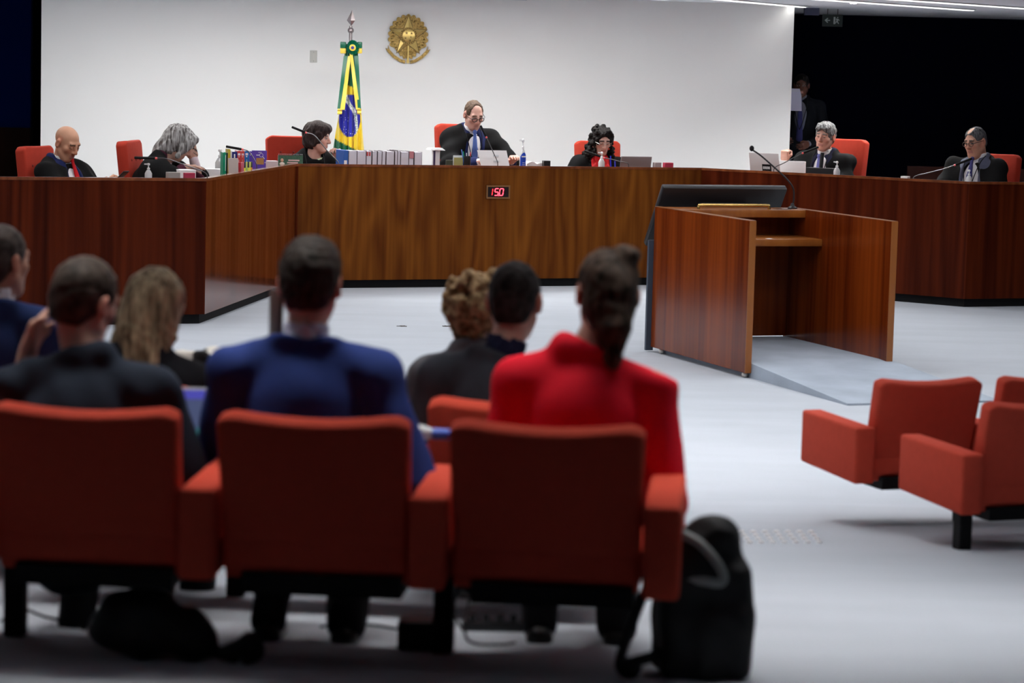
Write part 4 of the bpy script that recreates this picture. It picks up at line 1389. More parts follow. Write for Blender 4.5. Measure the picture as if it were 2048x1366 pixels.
def pump_bottle(px, ytop, dist, i, label, w=.032, lab=None, full=None):
    p = onb(px, dist, i); p.z = DZ
    h = zt_at(px, ytop, p) - DZ
    t = thing('pump_bottle', label, 'bottle', p, yaw_sec(i), 'pump bottles on the bench')
    b = h * .66
    MB().lathe([(w * .8, 0), (w, .006), (w, b * .72), (w * .55, b * .95), (w * .34, b), (w * .34, b + .004)], 18).build('body', clear, t, smooth=True)
    MB().lathe([(w * .86, .004), (w * .90, b * .5), (w * .86, b * .51)], 16).build('gel', mat('gel', (.80, .84, .88), rough=.2), t, smooth=True)
    m = MB().lathe([(w * .42, b + .004), (w * .42, b + h * .09), (w * .16, b + h * .10), (w * .16, b + h * .22), (w * .40, b + h * .23), (w * .38, b + h * .31), (w * .15, b + h * .33)], 14)
    m.box((-w * 1.15, -w * .18, b + h * .255), (0, w * .18, b + h * .31))
    m.build('pump', white_pl, t, smooth=True)
    if lab:
        m = MB(); n = 10; r = w * 1.02
        z0, z1 = b * .12, b * .86
        for k in range(n):
            a0 = math.pi + math.pi * (.1 + .8 * k / n); a1 = math.pi + math.pi * (.1 + .8 * (k + 1) / n)
            e0 = .72 + .28 * math.sin(math.pi * k / n); e1 = .72 + .28 * math.sin(math.pi * (k + 1) / n)
            m.add([(r * math.cos(a0), r * math.sin(a0), z0), (r * math.cos(a1), r * math.sin(a1), z0), (r * math.cos(a1), r * math.sin(a1), z0 + (z1 - z0) * e1), (r * math.cos(a0), r * math.sin(a0), z0 + (z1 - z0) * e0)], [(0, 1, 2, 3)])
        m.build('label', mat('blue_label', (.012, .06, .50), rough=.4), t)
        m = MB()
        for (x0, x1, z, hh) in ((-.020, .020, .70, .012), (-.012, .012, .34, .003), (-.014, .010, .22, .003)):
            m.box((x0, -r - .001, z0 + (z1 - z0) * z), (x1, -r + .006, z0 + (z1 - z0) * z + hh))
        m.build('label_print', white_pl, t)
    return t


pump_bottle(297, 326, .30, 0, 'small clear pump bottle beside the chair with the dark cushion', w=.028)
pump_bottle(440, 297, .30, 1, 'tall clear pump bottle next to the green book', w=.040)
pump_bottle(1045, 277, .16, 2, 'clear pump bottle with blue label right of the open papers', w=.029, lab=True)
pump_bottle(1203, 303, .14, 2, 'clear pump bottle in front of the red scarf', w=.030)
pump_bottle(1674, 322, .16, 3, 'clear pump bottle in front of the person with raised fist', w=.030)
pump_bottle(1939, 339, .16, 3, 'clear pump bottle in front of the heavy person at far right', w=.028)


def boxthing(name, label, cat, x0, x1, ytop, dist, i, depth, m, group=None, yaw=None, bevel=.002, zb=None):
    """box on the desk seen between pixel columns x0..x1, top at ytop"""
    xm = (x0 + x1) / 2
    p = onb(xm, dist, i); p.z = DZ if zb is None else zb
    h = max(zt_at(xm, ytop, p) - p.z, .004)
    yw = yaw_sec(i) if yaw is None else R(yaw)
    c = abs(math.cos(yw)) if yaw is not None else None
    a, b = onb(x0, dist, i), onb(x1, dist, i)
    w = (b - a).length if yaw is None else (x1 - x0) / px_m(p.y) / max(c, .2)
    t = thing(name, label, cat, p, yw, group)
    o = MB().box((-w / 2, 0, 0), (w / 2, depth, h)).build('body', m, t, bevel=bevel, seg=1)
    return t, w, h


def book(label, x0, x1, ytop, dist, i, col, depth=.16, pages=True, yaw=None, extra=None, group='books standing on the bench'):
    xm = (x0 + x1) / 2
    p = onb(xm, dist, i); p.z = DZ
    h = zt_at(xm, ytop, p) - DZ
    yw = yaw_sec(i) if yaw is None else R(yaw)
    w = (x1 - x0) / px_m(p.y) / (abs(math.cos(yw)) if yaw is not None else 1)
    t = thing('book', label, 'book', p, yw, group)
    cm = mat('cover_%.3f_%.3f_%.3f' % col, col, rough=.4)
    m = MB().box((-w / 2, 0, 0), (w / 2, .003, h)).box((-w / 2, .003, 0), (-w / 2 + .002, depth, h)).box((w / 2 - .002, .003, 0), (w / 2, depth, h))
    m.build('cover', cm, t)
    MB().box((-w / 2 + .002, .003, .003), (w / 2 - .002, depth - .004, h - .003)).build('pages', paper, t)
    if extra: extra(t, w, h)
    return t


def spine_marks(*marks):
    def f(t, w, h):
        m = MB()
        for (x0, x1, z0, z1) in marks:
            m.box((-w / 2 + w * x0, -.001, h * z0), (-w / 2 + w * x1, .0004, h * z1))
        m.build('spine_print', white_pl, t)
    return f


# coloured books on the angled left section; backs face the camera
Yb = 14
book('green book at the left end of the standing books', 446, 452, 305, .20, 1, (.0, .28, .14), yaw=Yb, extra=spine_marks((.75, .9, .25, .9)))
book('thin black book next to the green book', 452.4, 455.4, 306, .20, 1, (.01, .01, .012), yaw=Yb)
book('tall yellow book between black and white books', 455.8, 460.4, 298.5, .24, 1, (.50, .38, .03), yaw=Yb)
book('thin white book beside the tall yellow book', 460.8, 463.6, 302, .24, 1, (.75, .74, .80), yaw=Yb)
book('navy blue book with small white emblem', 464, 474.2, 303.5, .25, 1, (.008, .008, .13), yaw=Yb, extra=spine_marks((.36, .6, .72, .9), (.42, .5, .62, .7)))
book('red book just right of the navy book', 474.6, 481.6, 302, .26, 1, (.62, .05, .05), yaw=Yb, extra=spine_marks((.15, .8, .80, .9), (.3, .6, .72, .76), (.42, .5, .3, .6)))
book('lighter red book left of the blue book', 482, 488.6, 302, .27, 1, (.70, .10, .08), yaw=Yb, extra=spine_marks((.15, .8, .79, .88), (.3, .6, .71, .75), (.42, .5, .3, .6)))
book('bright blue book left of the purple folder', 489, 498, 302, .28, 1, (.012, .16, .52), yaw=Yb, extra=spine_marks((.2, .75, .79, .9), (.3, .6, .7, .76), (.45, .52, .3, .6)))
book('narrow purple book leaning on the purple folder', 498.4, 504, 303, .29, 1, (.10, .05, .38), yaw=Yb, extra=spine_marks((.3, .8, .8, .9)))
def folder_art(t, w, h):
    cork = mat('cork', (.42, .22, .08), rough=.9, var=.2, vscale=(200, 200, 200))
    MB().box((-w * .22, -.0015, h * .22), (w * .30, -.0002, h * .58)).build('cork_panel', cork, t)
    m = MB()
    m.tube([(w * .12 + .016 * math.cos(a), -.001, h * .74 + .016 * math.sin(a)) for a in np.linspace(0, 6.283, 13)], .0015, 5, cap=False)
    m.tube([(w * .12 + .012, -.001, h * .74 - .012), (w * .12 + .03, -.001, h * .74 - .032)], .002, 5)
    m.box((-w * .22, -.0015, h * .72), (w * .02, -.0002, h * .76)); m.box((-w * .08, -.0015, h * .88), (w * .14, -.0002, h * .905))
    for q in (.36, .42): m.box((w * q, -.0015, h * .30), (w * (q + .03), -.0002, h * .36))
    m.build('cover_print', white_pl, t)
book('wide purple folder with cork square and magnifier drawing', 504.4, 533, 301, .33, 1, (.11, .055, .42), yaw=Yb, depth=.03, extra=folder_art)
boxthing('paper_sheets', 'white paper lying on the desk below the clear bottle', 'paper', 402, 440, 338, .20, 1, .14, paper, yaw=6)
boxthing('paper_stack', 'low stack of papers left of the green calendar', 'paper', 536, 556, 322, .12, 1, .12, mat('pinkish_paper', (.68, .55, .54), rough=.7), yaw=14)
# laptop on the left section
def laptop(label, x0, x1, ytop, dist, i, m, yaw, lean=14, sticker=False, h0=None):
    xm = (x0 + x1) / 2
    p = onb(xm, dist, i); p.z = DZ
    h = (zt_at(xm, ytop, p) - DZ) / math.cos(R(lean))
    w = (x1 - x0) / px_m(p.y) / abs(math.cos(R(yaw)))
    t = thing('laptop', label, 'laptop', p, R(yaw), 'laptops on the bench')
    lid = MB().box((-w / 2, -.008, 0), (w / 2, 0, h)).build('lid', m, t, bevel=.003, seg=1)
    lid.location.z = .012; lid.rotation_euler = (R(lean), 0, 0)
    MB().box((-w / 2, 0, 0), (w / 2, .20, .014)).build('keyboard_base', m, t, bevel=.003, seg=1)
    if sticker:
        a = MB().box((-w * .08, -.0095, h * .14), (w * .22, -.0075, h * .48)).build('sticker', black_matte, lid)
        mm = MB()
        for k in range(6): mm.box((-w * .05 + k * w * .04, -.0105, h * .26), (-w * .05 + k * w * .04 + w * .028, -.0092, h * .38))
        mm.build('sticker_print', white_pl, a)
    return t
laptop('taupe laptop lid in front of the coloured books', 457, 477, 320, .10, 1, mat('taupe', (.36, .29, .27), rough=.5), 12, lean=-16)
laptop('grey laptop right of the person with curly black hair', 1238.5, 1301, 315, .22, 2, mat('grey_lid', (.26, .22, .22), rough=.5), 20)
laptop('white laptop with black sticker near the lectern microphone', 1504, 1560, 308, .20, 3, mat('pale_lid', (.66, .62, .61), rough=.4), -34, sticker=True)

boxthing('note_box', 'small red box in front of the red books', 'box', 475.5, 482, 325, .08, 1, .04, mat('deep_red', (.40, .01, .02), rough=.4), yaw=14)
boxthing('note_box', 'small pink box beside the small red box', 'box', 483, 488, 325, .08, 1, .04, mat('rose', (.55, .12, .16), rough=.5), yaw=14)
for k, (x, c, lab) in enumerate(((489.5, (.75, .70, .05), 'yellow marker at the left of the marker row'), (493.2, (.35, .55, .10), 'green marker in the marker row'),
                                 (496.6, (.70, .72, .06), 'yellow marker in the middle of the marker row'), (500, (.85, .75, .05), 'bright yellow marker second from right of the row'),
                                 (503.2, (.65, .22, .04), 'orange marker at the right of the marker row'))):
    p = onb(x, .09, 1); p.z = DZ
    h = zt_at(x, 323.5, p) - DZ
    t = thing('marker', lab, 'marker', p, 0, 'markers before the books')
    MB().lathe([(.007, 0), (.0075, .004), (.0075, h * .55), (.006, h * .58)], 10).build('barrel', mat('marker_%d' % k, c, rough=.4), t, smooth=True)
    MB().lathe([(.0068, h * .58), (.0068, h * .97), (.004, h)], 10).build('cap', mat('marker_cap_%d' % (k % 2), ((.02, .02, .02), (.55, .58, .12))[k % 2], rough=.4), t, smooth=True)

# green desk calendar
p = onb(581, .13, 2); p.z = DZ
h = zt_at(581, 310.5, p) - DZ
w = 49 / px_m(p.y) / math.cos(R(8))
cal = thing('desk_calendar', 'green printed desk calendar with spiral binding at the bench corner', 'calendar', p, R(8))
a = MB().box((-w / 2, 0, 0), (w / 2, .003, h)).build('front_leaf', mat('calendar_green', (.035, .10, .055), rough=.5, var=.35, vscale=(60, 60, 60)), cal); a.rotation_euler = (R(-10), 0, 0)
b = MB().box((-w / 2, .0, 0), (w / 2, .003, h)).build('rear_leaf', paper, cal); b.location = (0, .075, 0); b.rotation_euler = (R(14), 0, 0)
m = MB()
for k in range(18): m.tube([(-w / 2 + w * (k + .5) / 18, .022 + .008 * math.cos(q), h + .004 + .008 * math.sin(q)) for q in np.linspace(0, 6.283, 9)], .0012, 5, cap=False)
m.build('spiral', chrome, cal)
m = MB(); m.sphere((-w * .34, -.002, h * .62), (.014, .004, .017)); m.build('printed_face', mat('print_skin', (.62, .36, .24), rough=.6), a, smooth=True)
m = MB(); m.sphere((-w * .34, -.002, h * .36), (.024, .004, .014)); m.build('printed_shirt', mat('print_cream', (.75, .66, .55), rough=.6), a, smooth=True)
m = MB(); m.box((-.02, -.0015, h * .58), (w * .36, -.0002, h * .68)).box((-.03, -.0015, h * .42), (w * .30, -.0002, h * .50)); m.build('printed_bars', mat('print_pink', (.66, .42, .40), rough=.6), a)

# row of thick bound files
blue_file = mat('file_blue', (.03, .11, .40), rough=.5)
files = [(687.5, 696.5, 300.5, 'blue'), (697, 713.5, 301, 'pages'), (714, 731.8, 301.5, 'pages'), (732.3, 742.8, 301.5, 'red'), (744.2, 753.8, 302, 'pages'), (755, 763.6, 302.5, 'pages'),
         (764, 771, 302.5, 'pages'), (772.2, 788, 302.5, 'pages'), (789.4, 794.4, 302, 'pages'), (794.8, 800.4, 301, 'pages'), (801.2, 817, 303.5, 'pages'), (817.5, 826.8, 303, 'tabs'), (828.4, 843.6, 304, 'pages')]
place = ['at the left end, its spine blue', 'second from the left end', 'third from the left end', 'fourth from the left, marked with red tabs', 'fifth from the left end', 'sixth from the left end', 'seventh from the left end',
         'eighth from the left, a wide one', 'fifth from the right, a thin one', 'fourth from the right, a thin one', 'third from the right, a wide one', 'second from the right, with a pink slip', 'at the right end beside the white stand']
edge_m = mat('file_edge', (.10, .08, .09), rough=.6)
for (x0, x1, yt, kd), pl_ in zip(files, place):
    xm = (x0 + x1) / 2
    p = onb(xm, .20, 2); p.z = DZ
    h = zt_at(xm, yt, p) - DZ
    w = (onb(x1, .20, 2) - onb(x0, .20, 2)).length
    t = thing('bound_file', 'thick bound file standing on the bench, ' + pl_, 'file', p, th, 'bound files on the bench')
    if kd == 'blue':
        MB().box((-w / 2, 0, 0), (w / 2, .22, h)).build('spine', blue_file, t, bevel=.003, seg=1)
        bx('spine_label', (-w * .45, -.001, h * .22), (w * .2, .0005, h * .46), paper, t)
    else:
        MB().box((-w / 2 + .002, 0, .002), (w / 2 - .002, .21, h - .003)).build('page_block', paper_grey, t)
        MB().box((-w / 2, -.002, 0), (-w / 2 + .002, .215, h)).build('cover_board', edge_m, t)
        MB().box((w / 2 - .002, -.002, 0), (w / 2, .215, h)).build('cover_board', edge_m, t)
        if kd == 'red':
            for q in (.05, .50): bx('tab', (-w / 2 + w * q, -.004, h * .72), (-w / 2 + w * (q + .28), .001, h * .93), mat('tab_red', (.60, .08, .08), rough=.5), t)
        if kd == 'tabs':
            bx('slip', (-w * .4, -.004, h * .62), (w * .5, .002, h * 1.01), mat('slip_pink', (.50, .20, .22), rough=.6), t)

# white stand with a flat top, left of the centre
p = onb(873, .22, 2); p.z = DZ
h = zt_at(873, 298.5, p) - DZ
t = thing('document_stand', 'white stand with flat white top left of the bench centre', 'stand', p, th)
s_ = 1 / px_m(p.y)
MB().box((-6 * s_, 0, 0), (7 * s_, .05, h - .012)).build('column', white_pl, t, bevel=.004)
bx('dark_stripe', (-6.5 * s_, -.002, .01), (-3 * s_, .01, h - .014), mat('stripe_violet', (.05, .03, .09), rough=.5), t)
MB().add([(-16 * s_, -.03, h - .006), (16 * s_, -.03, h - .010), (16 * s_, .09, h - .010), (-16 * s_, .09, h - .006), (-13 * s_, -.02, h + .012), (10 * s_, -.02, h + .012), (10 * s_, .08, h + .012), (-13 * s_, .08, h + .012)],
         [(0, 3, 2, 1), (4, 5, 6, 7), (0, 1, 5, 4), (1, 2, 6, 5), (2, 3, 7, 6), (3, 0, 4, 7)]).build('tray_top', white_pl, t)
boxthing('frame_card', 'low dark framed card left of the pen cup', 'card', 892, 906, 320, .16, 2, .01, mat('dark_card', (.05, .06, .04), rough=.4))
# clear card holder and pen cup
p = onb(917, .16, 2); p.z = DZ
h = zt_at(917, 311, p) - DZ
t = thing('card_holder', 'clear acrylic holder with dark card left of the pen cup', 'holder', p, th)
MB().add([(-.045, 0, 0), (.045, 0, 0), (.045, .06, 0), (-.045, .06, 0), (-.04, .03, h), (.05, .03, h), (.05, .034, h), (-.04, .034, h)], [(0, 3, 2, 1), (4, 5, 6, 7), (0, 1, 5, 4), (1, 2, 6, 5), (2, 3, 7, 6), (3, 0, 4, 7)]).build('acrylic', clear, t)
bx('dark_card', (-.038, .012, .002), (.036, .016, h * .72), black_plastic, t)
bx('olive_strip', (-.042, .006, .03), (.044, .009, h * .86), mat('olive', (.35, .33, .12), rough=.5), t)
p = onb(934, .15, 2); p.z = DZ
h = zt_at(934, 312, p) - DZ
t = thing('pen_cup', 'black pen cup in front of the navy suit', 'cup', p, 0)
MB().lathe([(.030, 0), (.032, .004), (.032, h), (.029, h), (.028, .01)], 18).build('cup', black_plastic, t, smooth=True)
for k, (x, y, c, lab) in enumerate(((923, 299, (.10, .20, .55), 'blue pen sticking out of the black pen cup'), (926.5, 303, (.0, .30, .16), 'green pen in the black pen cup'),
                                    (941.5, 304, (.65, .03, .03), 'red pen leaning right in the black pen cup'), (933, 306, (.72, .72, .74), 'white pen standing in the black pen cup'))):
    q = at(x, y, p.y) - p
    o = MB().tube([Vector((q.x * .35, 0, .012)), Vector((q.x, 0, q.z))], .0045, 8).build('pen', mat('pen_%d' % k, c, rough=.4), None, smooth=True, loc=p)
    tag(o, lab, 'pen', 'pens in the cup')

# white placard, papers, book before the centre seat
p = onb(990, .17, 2); p.z = DZ
h = zt_at(990, 301, p) - DZ
w = 68 / px_m(p.y)
t = thing('paper_sheaf', 'white sheaf of paper held upright before the person in navy', 'paper', p, th)
MB().add([(-w * .40, 0, 0), (w * .50, 0, 0), (w * .50, .004, 0), (-w * .40, .004, 0), (-w * .53, .035, h), (w * .40, .035, h), (w * .40, .039, h), (-w * .53, .039, h)],
         [(0, 3, 2, 1), (4, 5, 6, 7), (0, 1, 5, 4), (1, 2, 6, 5), (2, 3, 7, 6), (3, 0, 4, 7)]).build('sheets', paper, t)
m = MB()
for (x, z, l) in ((-.01, .68, .05), (-.01, .40, .05)):
    for k in range(4): m.box((x + k * .014, .034 * (z) - .003, h * z), (x + k * .014 + .008, .034 * z, h * (z + .09)))
m.build('faint_print', mat('faint_blue', (.62, .68, .72), rough=.7), t)
p = onb(1074, .2, 2); p.z = DZ
t = thing('open_book', 'open book lying right of the bottle with blue label', 'book', p, th)
for s, q in ((-1, 'left_pages'), (1, 'right_pages')):
    prof = [(s * .10 * k / 8, .062 + .022 * math.sin(math.pi * k / 8) - .0035 * k * (1 if s > 0 else 0)) for k in range(9)]
    m = MB(); vs = []
    for x, z in prof: vs += [(x, 0, z), (x, .16, z), (x, 0, .045), (x, .16, .045)]
    fs = []
    for k in range(8):
        a = 4 * k; b = a + 4
        f = [(a, b, b + 1, a + 1), (a + 2, a + 3, b + 3, b + 2), (a, a + 2, b + 2, b), (a + 1, b + 1, b + 3, a + 3)]
        fs += f if s > 0 else [tuple(reversed(x)) for x in f]
    fs += [(0, 1, 3, 2), (32, 34, 35, 33)]
    m.add(vs, fs); m.build(q, paper, t, smooth=True)
MB().box((-.105, .0, 0), (.108, .162, .044)).build('page_pile', mat('maroon_edge', (.18, .03, .03), rough=.6), t)
boxthing('wallet', 'small black case lying at the right of the open book', 'case', 1088, 1101, 321.5, .12, 2, .05, black_plastic)

# left wing small things
boxthing('tissue_box', 'grey box on the left wing in front of the grey haired person', 'box', 338, 361, 345, .14, 0, .09, mat('box_grey', (.34, .31, .29), rough=.7))
boxthing('stapler_box', 'red and pink box on the left wing beside the grey box', 'box', 371, 391, 346, .14, 0, .06, mat('box_red', (.45, .03, .08), rough=.5))
boxthing('paper_sheets', 'white papers on the left wing behind the red box', 'paper', 360, 392, 340, .36, 0, .16, paper)
boxthing('card_block', 'low grey block right of the grey laptop', 'block', 1310, 1323, 325, .12, 2, .05, mat('block_grey', (.40, .34, .35), rough=.6))
boxthing('card_block', 'low red block near the right corner of the centre bench', 'block', 1330, 1347, 325.5, .12, 2, .05, mat('block_red', (.42, .03, .07), rough=.6))
boxthing('paper_sheets', 'white papers right of the white laptop', 'paper', 1560, 1608, 322, .30, 3, .02, paper, yaw=-34)
t, w, h = boxthing('tablet_stand', 'black tablet on a black stand before the violet tie', 'tablet', 1614, 1664, 336, .14, 3, .10, black_plastic, yaw=-34)
MB().tube([(-.01, .05, h), (.0, .05, h + .14)], .018, 10).build('post', black_plastic, t)
boxthing('paper_slip', 'small white slip on the far right bench rail', 'paper', 1802, 1816, 352.5, .10, 3, .05, paper, zb=DZ)
for k, (x, yt, c, lab) in enumerate(((1222, 312, (.02, .02, .55), 'blue pen right of the red scarf'), (1231, 322, (.05, .06, .60), 'short blue pen left of the grey laptop'))):
    p = onb(x, .16, 2); p.z = DZ
    hh = zt_at(x, yt, p) - DZ
    o = MB().tube([(0, 0, 0), (-.006, .004, hh)], .006, 8).build('pen', mat('pen_blue_%d' % k, c, rough=.3), None, smooth=True, loc=p)
    tag(o, lab, 'pen', 'blue pens on the centre bench')
# phone of the bald person
_rt = JP[1]['root']
p = _rt.location + Matrix.Rotation(R(-118), 3, 'Z') @ (Vector((.01, .43, .445)) * JS)
ph = thing('smartphone', 'smartphone held by the bald person at far left', 'phone', p, R(25))
o = MB().box((-.035, -.004, -.07), (.035, .004, .07)).build('case', black_plastic, ph, bevel=.003); o.rotation_euler = (R(-50), 0, R(-143))
o2 = MB().box((-.032, -.0046, -.065), (.032, -.004, .065)).build('screen', mat('screen_pale', (.7, .72, .75), rough=.2), ph); o2.rotation_euler = (R(-50), 0, R(-143))

# ------------------------------------------------------------------ gooseneck microphones of the bench
ringm = mat('mic_ring', (.75, .12, .12), rough=.3, emit=.15)
def bench_mic(label, base, mid, ring, tip, dist, i, tipr=.0105):
    """pixel path: base on the rail, mid bend, glowing ring, tip of the black capsule"""
    p = onb(base[0], dist, i); p.z = DZ
    Y = p.y
    t = thing('bench_microphone', label, 'microphone', p, 0, 'gooseneck microphones on the bench')
    pr = at(*ring, Y) - p; pt = at(*tip, Y) - p
    pts_ = [Vector((0, 0, 0)), at(*base, Y) - p + Vector((0, 0, .004))] + [at(*q, Y) - p for q in mid] + [pr]
    MB().tube(bez(pts_, 8), .0042, 8).build('gooseneck', mat('stem_grey', (.10, .10, .105), rough=.3, metal=.6), t, smooth=True)
    d = (pt - pr).normalized()
    MB().tube([pr - d * .006, pr + d * .010], .0085, 10).build('light_ring', ringm, t, smooth=True)
    MB().tube([pr + d * .010, pr + d * .014, pt - d * .004, pt], [tipr * .8, tipr, tipr, tipr * .8], 12).build('capsule', black_matte, t, smooth=True)
    MB().lathe([(.028, 0), (.028, .010), (.012, .022)], 14).build('base', black_plastic, t, smooth=True)
bench_mic('gooseneck microphone pointing left before the grey haired person', (412, 348), [(375, 332), (335, 318)], (313, 316.5), (269, 315.5), .10, 0)
bench_mic('gooseneck microphone above the coloured books', (513, 332), [(508, 318), (497, 303)], (485.5, 299), (452, 293), .14, 1)
bench_mic('gooseneck microphone before the person in pale green', (676, 325), [(655, 302), (630, 272)], (612.5, 265.5), (583.5, 254), .10, 2)
bench_mic('gooseneck microphone in front of the person in navy', (995, 326), [(988, 308), (978, 286)], (973, 275), (961, 251), .08, 2)
bench_mic('gooseneck microphone before the person with curly hair', (1256, 328), [(1240, 323), (1225, 319)], (1208, 315.5), (1169, 302), .08, 2)
bench_mic('gooseneck microphone before the speaking person with raised fist', (1549, 337), [(1568, 326), (1590, 314)], (1605, 306.5), (1637, 294), .10, 3)
bench_mic('gooseneck microphone before the heavy person at far right', (1829, 354), [(1860, 345), (1890, 337)], (1909, 330.5), (1944, 317), .10, 3)
# ------------------------------------------------------------------ flag
FY = 25.9
fc = at(703, 330, FY)
fs = FY / FPX
flag = thing('flag_on_pole', 'green and yellow national flag on a tall pole with spear tip and rosette', 'flag', (fc.x, fc.y, dais_z))
fz0 = dais_z
def fp(px, py, dy=0.0):
    q = at(px, py, FY)
    return Vector((q.x - fc.x, dy, q.z - fz0))
steel = mat('steel_pole', (.34, .30, .30), rough=.3, metal=1.0)
top = fp(701.5, 52); bot = Vector((top.x + .02, 0, 0))
MB().tube([bot, top], .016, 14).build('pole', steel, flag, smooth=True)
MB().lathe([(.16, 0), (.16, .02), (.06, .05), (.03, .12)], 24).build('pole_base', steel, flag, smooth=True).location = (bot.x, 0, 0)
ball = fp(701.5, 61)
MB().sphere(ball, .031, 18, 12).build('ball', steel, flag, smooth=True)
s0, s1, s2 = fp(702.5, 52), fp(702, 41), fp(704.5, 20)
m = MB()
rr = 8.3 * fs
ringp = [s1 + Vector((rr * math.cos(a), rr * .45 * math.sin(a), 0)) for a in (0, math.pi / 2, math.pi, 1.5 * math.pi)]
m.add([s0] + ringp + [s2], [(0, 2, 1), (0, 3, 2), (0, 4, 3), (0, 1, 4), (5, 1, 2), (5, 2, 3), (5, 3, 4), (5, 4, 1)])
m.build('spear_tip', steel, flag)
# cloth: tapering folds; colours are those of the printed flag (pixel design in the photograph's own front view)
def lerp_tab(tab, y):
    ys = [a for a, _ in tab]; xs = [b for _, b in tab]
    return np.interp(y, ys, xs)
Lt = [(88, 692), (130, 686), (216, 678), (228, 677.5), (276, 669.5), (300, 666), (420, 655)]
Rt = [(88, 716), (130, 716), (216, 722), (250, 724), (300, 728), (420, 734)]
NS, NT = 150, 150
ys = np.linspace(88, 400, NT)
V = []; C = []
GREEN, YEL, BLUE, WHT = (.0, .105, .045), (.72, .52, .02), (.012, .014, .30), (.78, .78, .78)
def disc_lr(y):
    zt = [(191, 693.7, 709.8), (207, 689.5, 712.7), (222, 682.5, 716.5), (231, 678.4, 720.6), (244, 677.9, 720.8), (256, 680.5, 717.8), (266, 686, 714.5), (272.6, 694, 707)]
    return np.interp(y, [a for a, _, _ in zt], [b for _, b, _ in zt]), np.interp(y, [a for a, _, _ in zt], [c for _, _, c in zt])
band = [(194, 692), (206, 698), (221, 708.5), (232, 711.8), (244, 713.3), (256, 714), (268, 714.4)]
def bandx(y): return np.interp(y, [a for a, _ in band], [b for _, b in band])
for j, y in enumerate(ys):
    l, r_ = lerp_tab(Lt, y), lerp_tab(Rt, y)
    for i in range(NS):
        s = i / NS
        a = 2 * math.pi * s
        x = (l + r_) / 2 - (r_ - l) / 2 * math.cos(a)
        half = (r_ - l) / 2 * fs
        ph = x * .55 + y * .008
        k = (y - 88) / 312
        fold = (.010 + .024 * k) * math.sin(ph) + (.004 + .010 * k) * math.sin(ph * 2.3 + 1)
        d = -math.sin(a) * half * .55 + (fold if math.sin(a) > 0 else -fold) * min(1, abs(math.sin(a)) * 2)
        V.append(fp(x, y, d))
        col = YEL
        if y < 171 + (x - 697) * .35: col = GREEN
        ll, lr = disc_lr(y)
        if 190.5 < y < 272.8 and ll < x < lr:
            col = BLUE
            bw = np.interp(y, [194, 221, 244, 268], [3.4, 3.3, 2.6, 1.8])
            if abs(x - bandx(y)) < bw * (1.25 if y < 225 else 1): col = WHT
        if x < 715 and y > 277.5 + (x - 669.5) * .5: col = GREEN
        C.append(col)
F_l = [(j * NS + i, j * NS + (i + 1) % NS, (j + 1) * NS + (i + 1) % NS, (j + 1) * NS + i) for j in range(NT - 1) for i in range(NS)]
m = MB(); m.v = [tuple(v) for v in V]; m.f = [tuple(reversed(f)) for f in F_l]
satin = mat('flag_satin', (1, 1, 1), rough=.42, spec=.3, attr='Col', sheen=.15)
cl = m.build('cloth', satin, flag, smooth=True)
at_ = cl.data.color_attributes.new('Col', 'FLOAT_COLOR', 'POINT')
CC = np.ones((len(V), 4), np.float32); CC[:, :3] = C
at_.data.foreach_set('color', CC.ravel())
FD = -.135
def front(x, y):
    l, r_ = lerp_tab(Lt, y), lerp_tab(Rt, y)
    c = max(-1, min(1, ((l + r_) / 2 - x) / ((r_ - l) / 2)))
    a = math.acos(c)
    half = (r_ - l) / 2 * fs; ph = x * .55 + y * .008; k = (y - 88) / 312
    fold = (.010 + .024 * k) * math.sin(ph) + (.004 + .010 * k) * math.sin(ph * 2.3 + 1)
    return -math.sin(a) * half * .55 + fold * min(1, abs(math.sin(a)) * 2) - .003
m = MB()
starpx = [(691.3, 220.5), (682.2, 234.3), (691.6, 235.3), (696.6, 235.3), (691.8, 239), (696, 241.8), (688.8, 244), (690.4, 253.3), (688.8, 258.5), (693.3, 258.6), (696.2, 261.6), (693.1, 264.3), (690.4, 267.2), (698.4, 265.3), (702.3, 266.9), (705.6, 267.2), (707.8, 263), (710.8, 268.2), (709, 238.6)]
for (x, y) in starpx:
    c = fp(x, y, front(x, y))
    pts5 = [c + Vector((math.sin(k * math.pi / 5) * (.0055 if k % 2 == 0 else .0024), 0, math.cos(k * math.pi / 5) * (.0055 if k % 2 == 0 else .0024))) for k in range(10)]
    m.add([c - Vector((0, .001, 0))] + pts5, [(0, 1 + (k + 1) % 10, 1 + k) for k in range(10)])
m.build('printed_stars', mat('star_white', (.85, .85, .85), rough=.5), flag)
m = MB()
txt = 'ORDEM E PROGRESSO'
arc = [(693.5, 197)]
yy = 197.0
for ch in txt:
    x = float(bandx(yy)); sl = float(bandx(yy + 1) - bandx(yy - 1)) / 2
    step = 4.3 / math.sqrt(1 + sl * sl)
    if ch != ' ':
        vs, fs_ = text_mesh(ch, 6.4 * fs, .0004)
        ang = math.atan2(-1, sl)          # direction of the band in the xz plane
        d = Vector((math.cos(ang), 0, math.sin(ang))); u_ = Vector((-d.z, 0, d.x))
        c = fp(x, yy, front(x, yy) - .004)
        m.add([c + d * v[0] + u_ * v[1] - Vector((0, v[2], 0)) for v in vs], fs_)
    yy += step
m.build('band_lettering', mat('flag_letter_green', (.02, .14, .06), rough=.6), flag)
